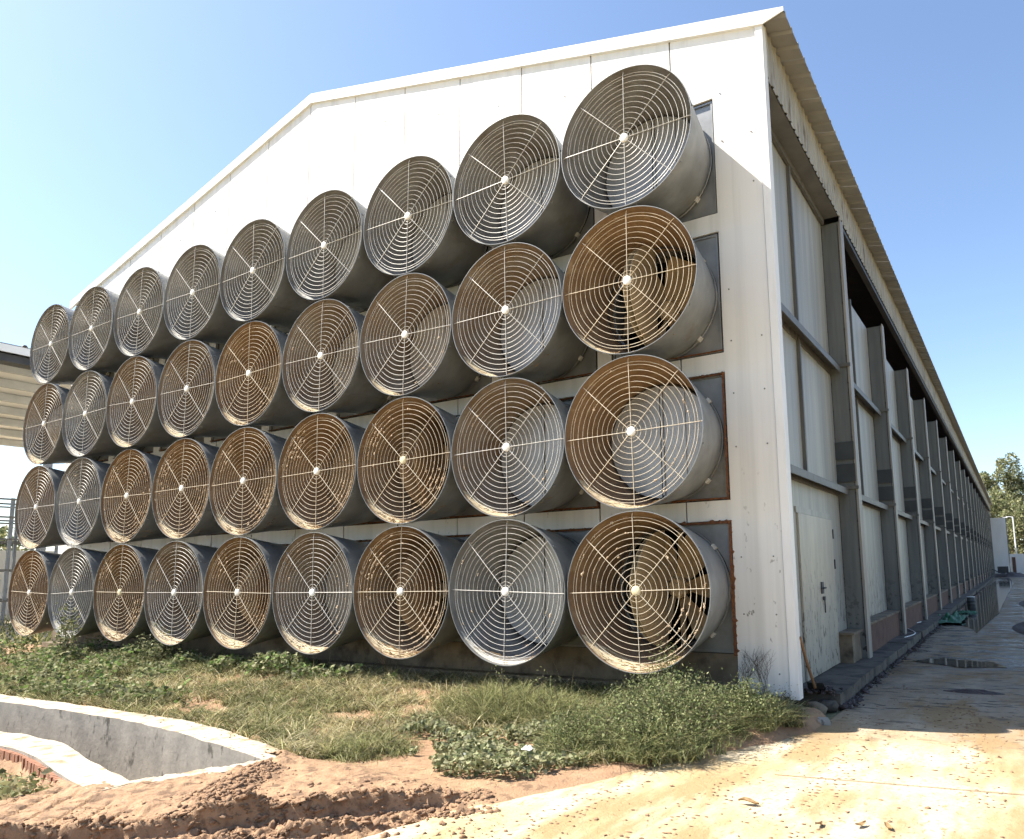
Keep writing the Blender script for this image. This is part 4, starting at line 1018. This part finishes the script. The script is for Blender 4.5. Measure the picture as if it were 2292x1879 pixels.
def zl(prof, n_=24):
    m_ = MB(); m_.lathe(prof, n_); m_.v = [(a, -c_, b_) for a, b_, c_ in m_.v]; return m_
zl([(0, .62), (.20, .62), (.21, .60), (.215, .40), (.222, .39), (.215, .38), (.215, .22), (.222, .21), (.215, .2), (.21, .0), (0, 0)]).obj('body', 'plate', db, True)
zl([(0, .645), (.19, .645), (.205, .63), (.205, .622), (0, .622)]).obj('lid', 'paper', db, True)
bx = empty('motor_box', (2.35, 72.2, -.95)); tag(bx, 'dark pump box sitting before the far white wall', 'box')
MB().box(-.45, .45, -.3, .3, 0, .62).obj('casing', 'darksteel', bx); MB().tube([(-.45, 0, .1), (-.8, 0, .35), (-1.1, 0, .3), (-1.3, 0, -.05)], .05, 8).obj('hose', 'darksteel', bx, True)
MB().tube([(1.50+.14*math.sin(t*.9)-.03*t, 8.4+t*.5, -1.188) for t in np.linspace(0, 8, 30)], .009, 6).obj('hose', 'paper').update_tag()
o = bpy.data.objects['hose.001'] if 'hose.001' in bpy.data.objects else bpy.data.objects['hose']
for o in bpy.data.objects:
    if o.name.startswith('hose') and o.parent is None: tag(o, 'pale thin hose lying along the slab path', 'hose')
# dry leaves on the road
LS = [(1.803, -1.911, 0.070, 'large curled pale dry leaf lying on the road before the bush'),
      (2.309, -2.101, 0.045, 'dark curled leaf near the bottom edge of the road'),
      (2.534, -2.000, 0.050, 'brown crumpled leaf right of the dark curled leaf'),
      (2.686, -1.965, 0.045, 'flat brown leaf farthest right along the bottom edge'),
      (3.039, 0.337, 0.030, 'small dark leaf near the shadow edge at the right')]
for i, (x, y, s_, lb) in enumerate(LS):
    V_ = []; F_ = []
    for a in range(7):
        t = a/6; wv_ = s_*.42*math.sin(math.pi*min(1, t*.95+.03))
        for k_ in (-1, -.4, .4, 1): V_.append(((t-.5)*2*s_, k_*wv_, .006+abs(k_)**1.5*s_*.22+.15*s_*math.sin(t*5+i)+.1*s_))
    for a in range(6):
        for k_ in range(3): F_.append((a*4+k_, a*4+k_+1, a*4+k_+5, a*4+k_+4))
    o = MB().add(V_, F_).obj('dry_leaf', 'straw', None, True); o.location = (x, y, -1.336); o.rotation_euler = (0, 0, random.uniform(0, 3)); tag(o, lb, 'leaf')
# scraps of white litter among the weeds
for i, (x, y, s_, lb) in enumerate([(-.22, -1.62, .05, 'white scrap of plastic lying in the creeping weeds'), (-.55, -2.05, .022, 'tiny white scrap beside the mud and weeds')]):
    o = crumple('litter_scrap', lb, x, y, s_, s_*.7, .04, 'paper', 20+i, 'litter', float(H(np.array([x]), np.array([y]))[0])+.06)

# ------------------------------------------------------------------ far things
fwall = empty('end_wall', (2.1, 86, -1.3)); tag(fwall, 'tall white wall closing the far end of the side yard', 'wall')
MB().box(-.9, .72, 0, .3, -.2, 6.28).obj('wall_panel', 'wallwhite', fwall); MB().box(-.9, .76, -.03, .33, 6.285, 6.34).obj('coping', 'paper', fwall); MB().box(.725, .80, .02, .28, -.2, 6.1).obj('side_post', 'bluegrey', fwall)
bw = empty('boundary_wall', (6, 88, -1.3)); tag(bw, 'low white boundary wall right of the tall end wall', 'wall')
for k_ in range(6): MB().box(-3.1+k_*3.0, -3.1+k_*3.0+2.96, 0, .25, -.2, 2.25).obj('wall_section', 'wallwhite', bw)
MB().box(-2.9, -2.55, -.04, -.003, 0, 1.9).obj('gate_post', 'sill', bw)
lp = empty('lamp_post', (3.6, 90, -1.3)); tag(lp, 'slim street lamp rising behind the far boundary wall', 'lamp')
MB().tube([(0, 0, 0), (0, 0, 6.6)], [.09, .06], 8).obj('pole', 'paper', lp, True); MB().tube([(0, 0, 6.5), (-.3, 0, 6.62), (-.7, 0, 6.6)], .045, 6).obj('arm', 'paper', lp, True)
MB().box(-1.05, -.55, -.12, .12, 6.5, 6.6).obj('lamp_head', 'paper', lp)
def tree(name, label, x, y, h, rx, sd, pal, nl=5000, ls=.34, group=None, base=.2):
    rs = np.random.default_rng(sd); o = empty(name, (x, y, -1.375)); tag(o, label, 'tree', group)
    tk = MB(); tk.tube([(0, 0, 0), (rs.normal(0, .1), rs.normal(0, .1), h*.4), (rs.normal(0, .2), rs.normal(0, .2), h*.9)], [h*.022, h*.016, h*.004], 8)
    C = []
    for i in range(16):
        a = rs.uniform(0, 6.28); z = h*rs.uniform(base+.05, .92); q = rx*(1.05-abs(z/h-.5)*1.1)*rs.uniform(.45, 1); e = (q*math.cos(a), q*math.sin(a), z)
        tk.tube([(0, 0, z*.75), (e[0]*.5, e[1]*.5, z*.9), e], [h*.008, h*.005, h*.002], 5); C.append((*e, rx*rs.uniform(.25, .45)))
    for i in range(22):
        a = rs.uniform(0, 6.28); z = h*rs.uniform(base, 1.0); q = rx*(1.0-abs(z/h-.48)*1.25)*rs.uniform(.2, 1.05); C.append((q*math.cos(a), q*math.sin(a), z, rx*rs.uniform(.16, .36)))
    tk.obj('trunk', 'bark', o, True)
    C = np.array(C); i = rs.integers(0, len(C), nl); d = rs.standard_normal((nl, 3)); d /= np.linalg.norm(d, axis=1)[:, None]
    P = C[i, :3]+d*(C[i, 3]*(.55+.5*rs.random(nl)))[:, None]*np.array([1, 1, 1.05])
    V_, F_, C_ = leaves(P, ls*rs.uniform(.5, 1.4, nl), hsv_mix(nl, pal, .35), .9, .6); fast('crown', V_, F_, 'leafc', C_, o)['kind'] = 'stuff'; return o
TP = [(.20, .22, .10), (.27, .27, .14), (.14, .16, .07), (.33, .31, .18)]
for i, (x, y, h, rx, lb) in enumerate([(-.6, 118, 15.2, 2.6, 'slim tall tree just above the end of the roof'), (3.2, 116, 16.4, 3.6, 'tallest leafy tree behind the far white wall'), (7.6, 118, 15.4, 3.8, 'broad leafy tree at the right edge of the picture'),
      (1.0, 108, 10.5, 3.4, 'lower bushy tree right behind the end wall'), (4.8, 106, 9.8, 3.2, 'bushy tree behind the street lamp'), (10.5, 110, 13, 4, 'leafy tree beyond the right end of the boundary wall')]):
    tree('leafy_tree', lb, x, y, h, rx, 60+i, TP, 11000, .34, 'trees behind the far wall', .12)
# open shed at the far left
sh = empty('open_shed', (-29, 8, -1.375)); tag(sh, 'open sided shed with pale roof sheeting at the left edge', 'shed')
sl_ = lambda x: 7.62-.10*(-24-x)           # underside height
Lx = lambda x: x+29
rbm = MB(); k_ = 0; vv = []
prf = []
for q in np.arange(-12, 30, .9): prf += [(q, 0), (q+.05, .07), (q+.12, .07), (q+.17, 0)]
for x in (-23.8, -35.5):
    for yy_, zz in prf: vv.append((Lx(x), yy_-8, sl_(x)+.12+zz+1.375))
k_ = len(prf); rbm.add(vv, [(i, i+1, i+k_+1, i+k_) for i in range(k_-1)]); rbm.obj('roof_sheeting', 'roof', sh)
MB().box(Lx(-23.8)-.02, Lx(-23.8)+.02, -20, 22, sl_(-24)+1.375-.14, sl_(-24)+1.375+.11).obj('fascia', 'paper', sh)
MB().box(Lx(-24.5), Lx(-23.95), -20, 22, sl_(-24)+1.375-.40, sl_(-24)+1.375-.16).obj('gutter_beam', 'darksteel', sh)
MB().prism([(Lx(-24.5), sl_(-24.5)+1.37), (Lx(-35.4), sl_(-35.4)+1.37), (Lx(-35.4), sl_(-35.4)+1.40), (Lx(-24.5), sl_(-24.5)+1.40)], 'y', -20, 22).obj('ceiling_lining', 'lining', sh)
for k_ in range(7):
    x = -25.3-1.62*k_; MB().box(Lx(x)-.09, Lx(x)+.09, -20, 22, sl_(x)+1.375-.30, sl_(x)+1.375-.02).obj('purlin', 'purlin', sh)
for yy_ in (-14, 10, 20):
    for x in (-25.2, -34.5): MB().box(Lx(x)-.14, Lx(x)+.14, yy_-.14, yy_+.14, 0, sl_(x)+1.0).obj('column', 'bluegrey', sh)
MB().box(Lx(-24.2)-.10, Lx(-24.2)+.10, -3.55-.10, -3.55+.10, 0, 8.4).obj('column', 'bluegrey', sh)
struct(MB().box(-40, -20, -14, 30, -1.45, -1.352).obj('bounce_slab', 'pit_top'))  # pale slab added to bounce sunlight up onto the roof lining
# steel frame rack in front of the shed
rk = empty('steel_rack', (-30, 6, -1.375)); tag(rk, 'bare steel pipe frame standing under the open shed', 'rack')
for x in (-1.5, 0, 2):
    for y in (-4, -2.5, -1, .5, 2, 4): MB().box(x-.05, x+.05, y-.05, y+.05, 0, 4.6).obj('upright', 'bluegrey', rk)
for z in (.9, 2.0, 3.1, 3.9, 4.55):
    for x in (-1.5, 0, 2): MB().box(x+.051, x+.11, -4.3, 4.3, z-.03, z+.03).obj('rail', 'steel', rk)
wo = empty('garden_wall', (-34, 18, -1.375)); tag(wo, 'white yard wall seen between the leftmost fans', 'wall')
for k_ in range(9): MB().box(-.15, .15, -14+k_*4.0, -14+k_*4.0+3.94, 0, 2.9).obj('wall_section', 'wallwhite', wo)
for i, (x, y, h, lb) in enumerate([(-48, 6, 5.0, 'dark tree seen low behind the steel rack'), (-50, 12, 4.6, 'dark low tree between the rack and the yard wall'), (-52, 19, 5.2, 'low tree behind the white yard wall')]):
    tree('background_tree', lb, x, y, h, 2.6, 80+i, TP, 2500, .35, 'trees behind the shed', .1)
# grass on the far left ground
N = 9000; X = rng.uniform(-40, -14.5, N); Y = rng.uniform(-3.5, 14, N)
V_, F_, C_ = blades(X, Y, np.where(X > -18, H(X, Y), -1.375), rng.uniform(.2, .5, N), rng.uniform(.01, .03, N), rng.uniform(.4, 1.3, N), hsv_mix(N, GREEN+DRY[:1]))
stuff(fast('meadow_grass', V_, F_, 'leafc', C_), 'rough green grass beyond the left end of the house', 'grass')
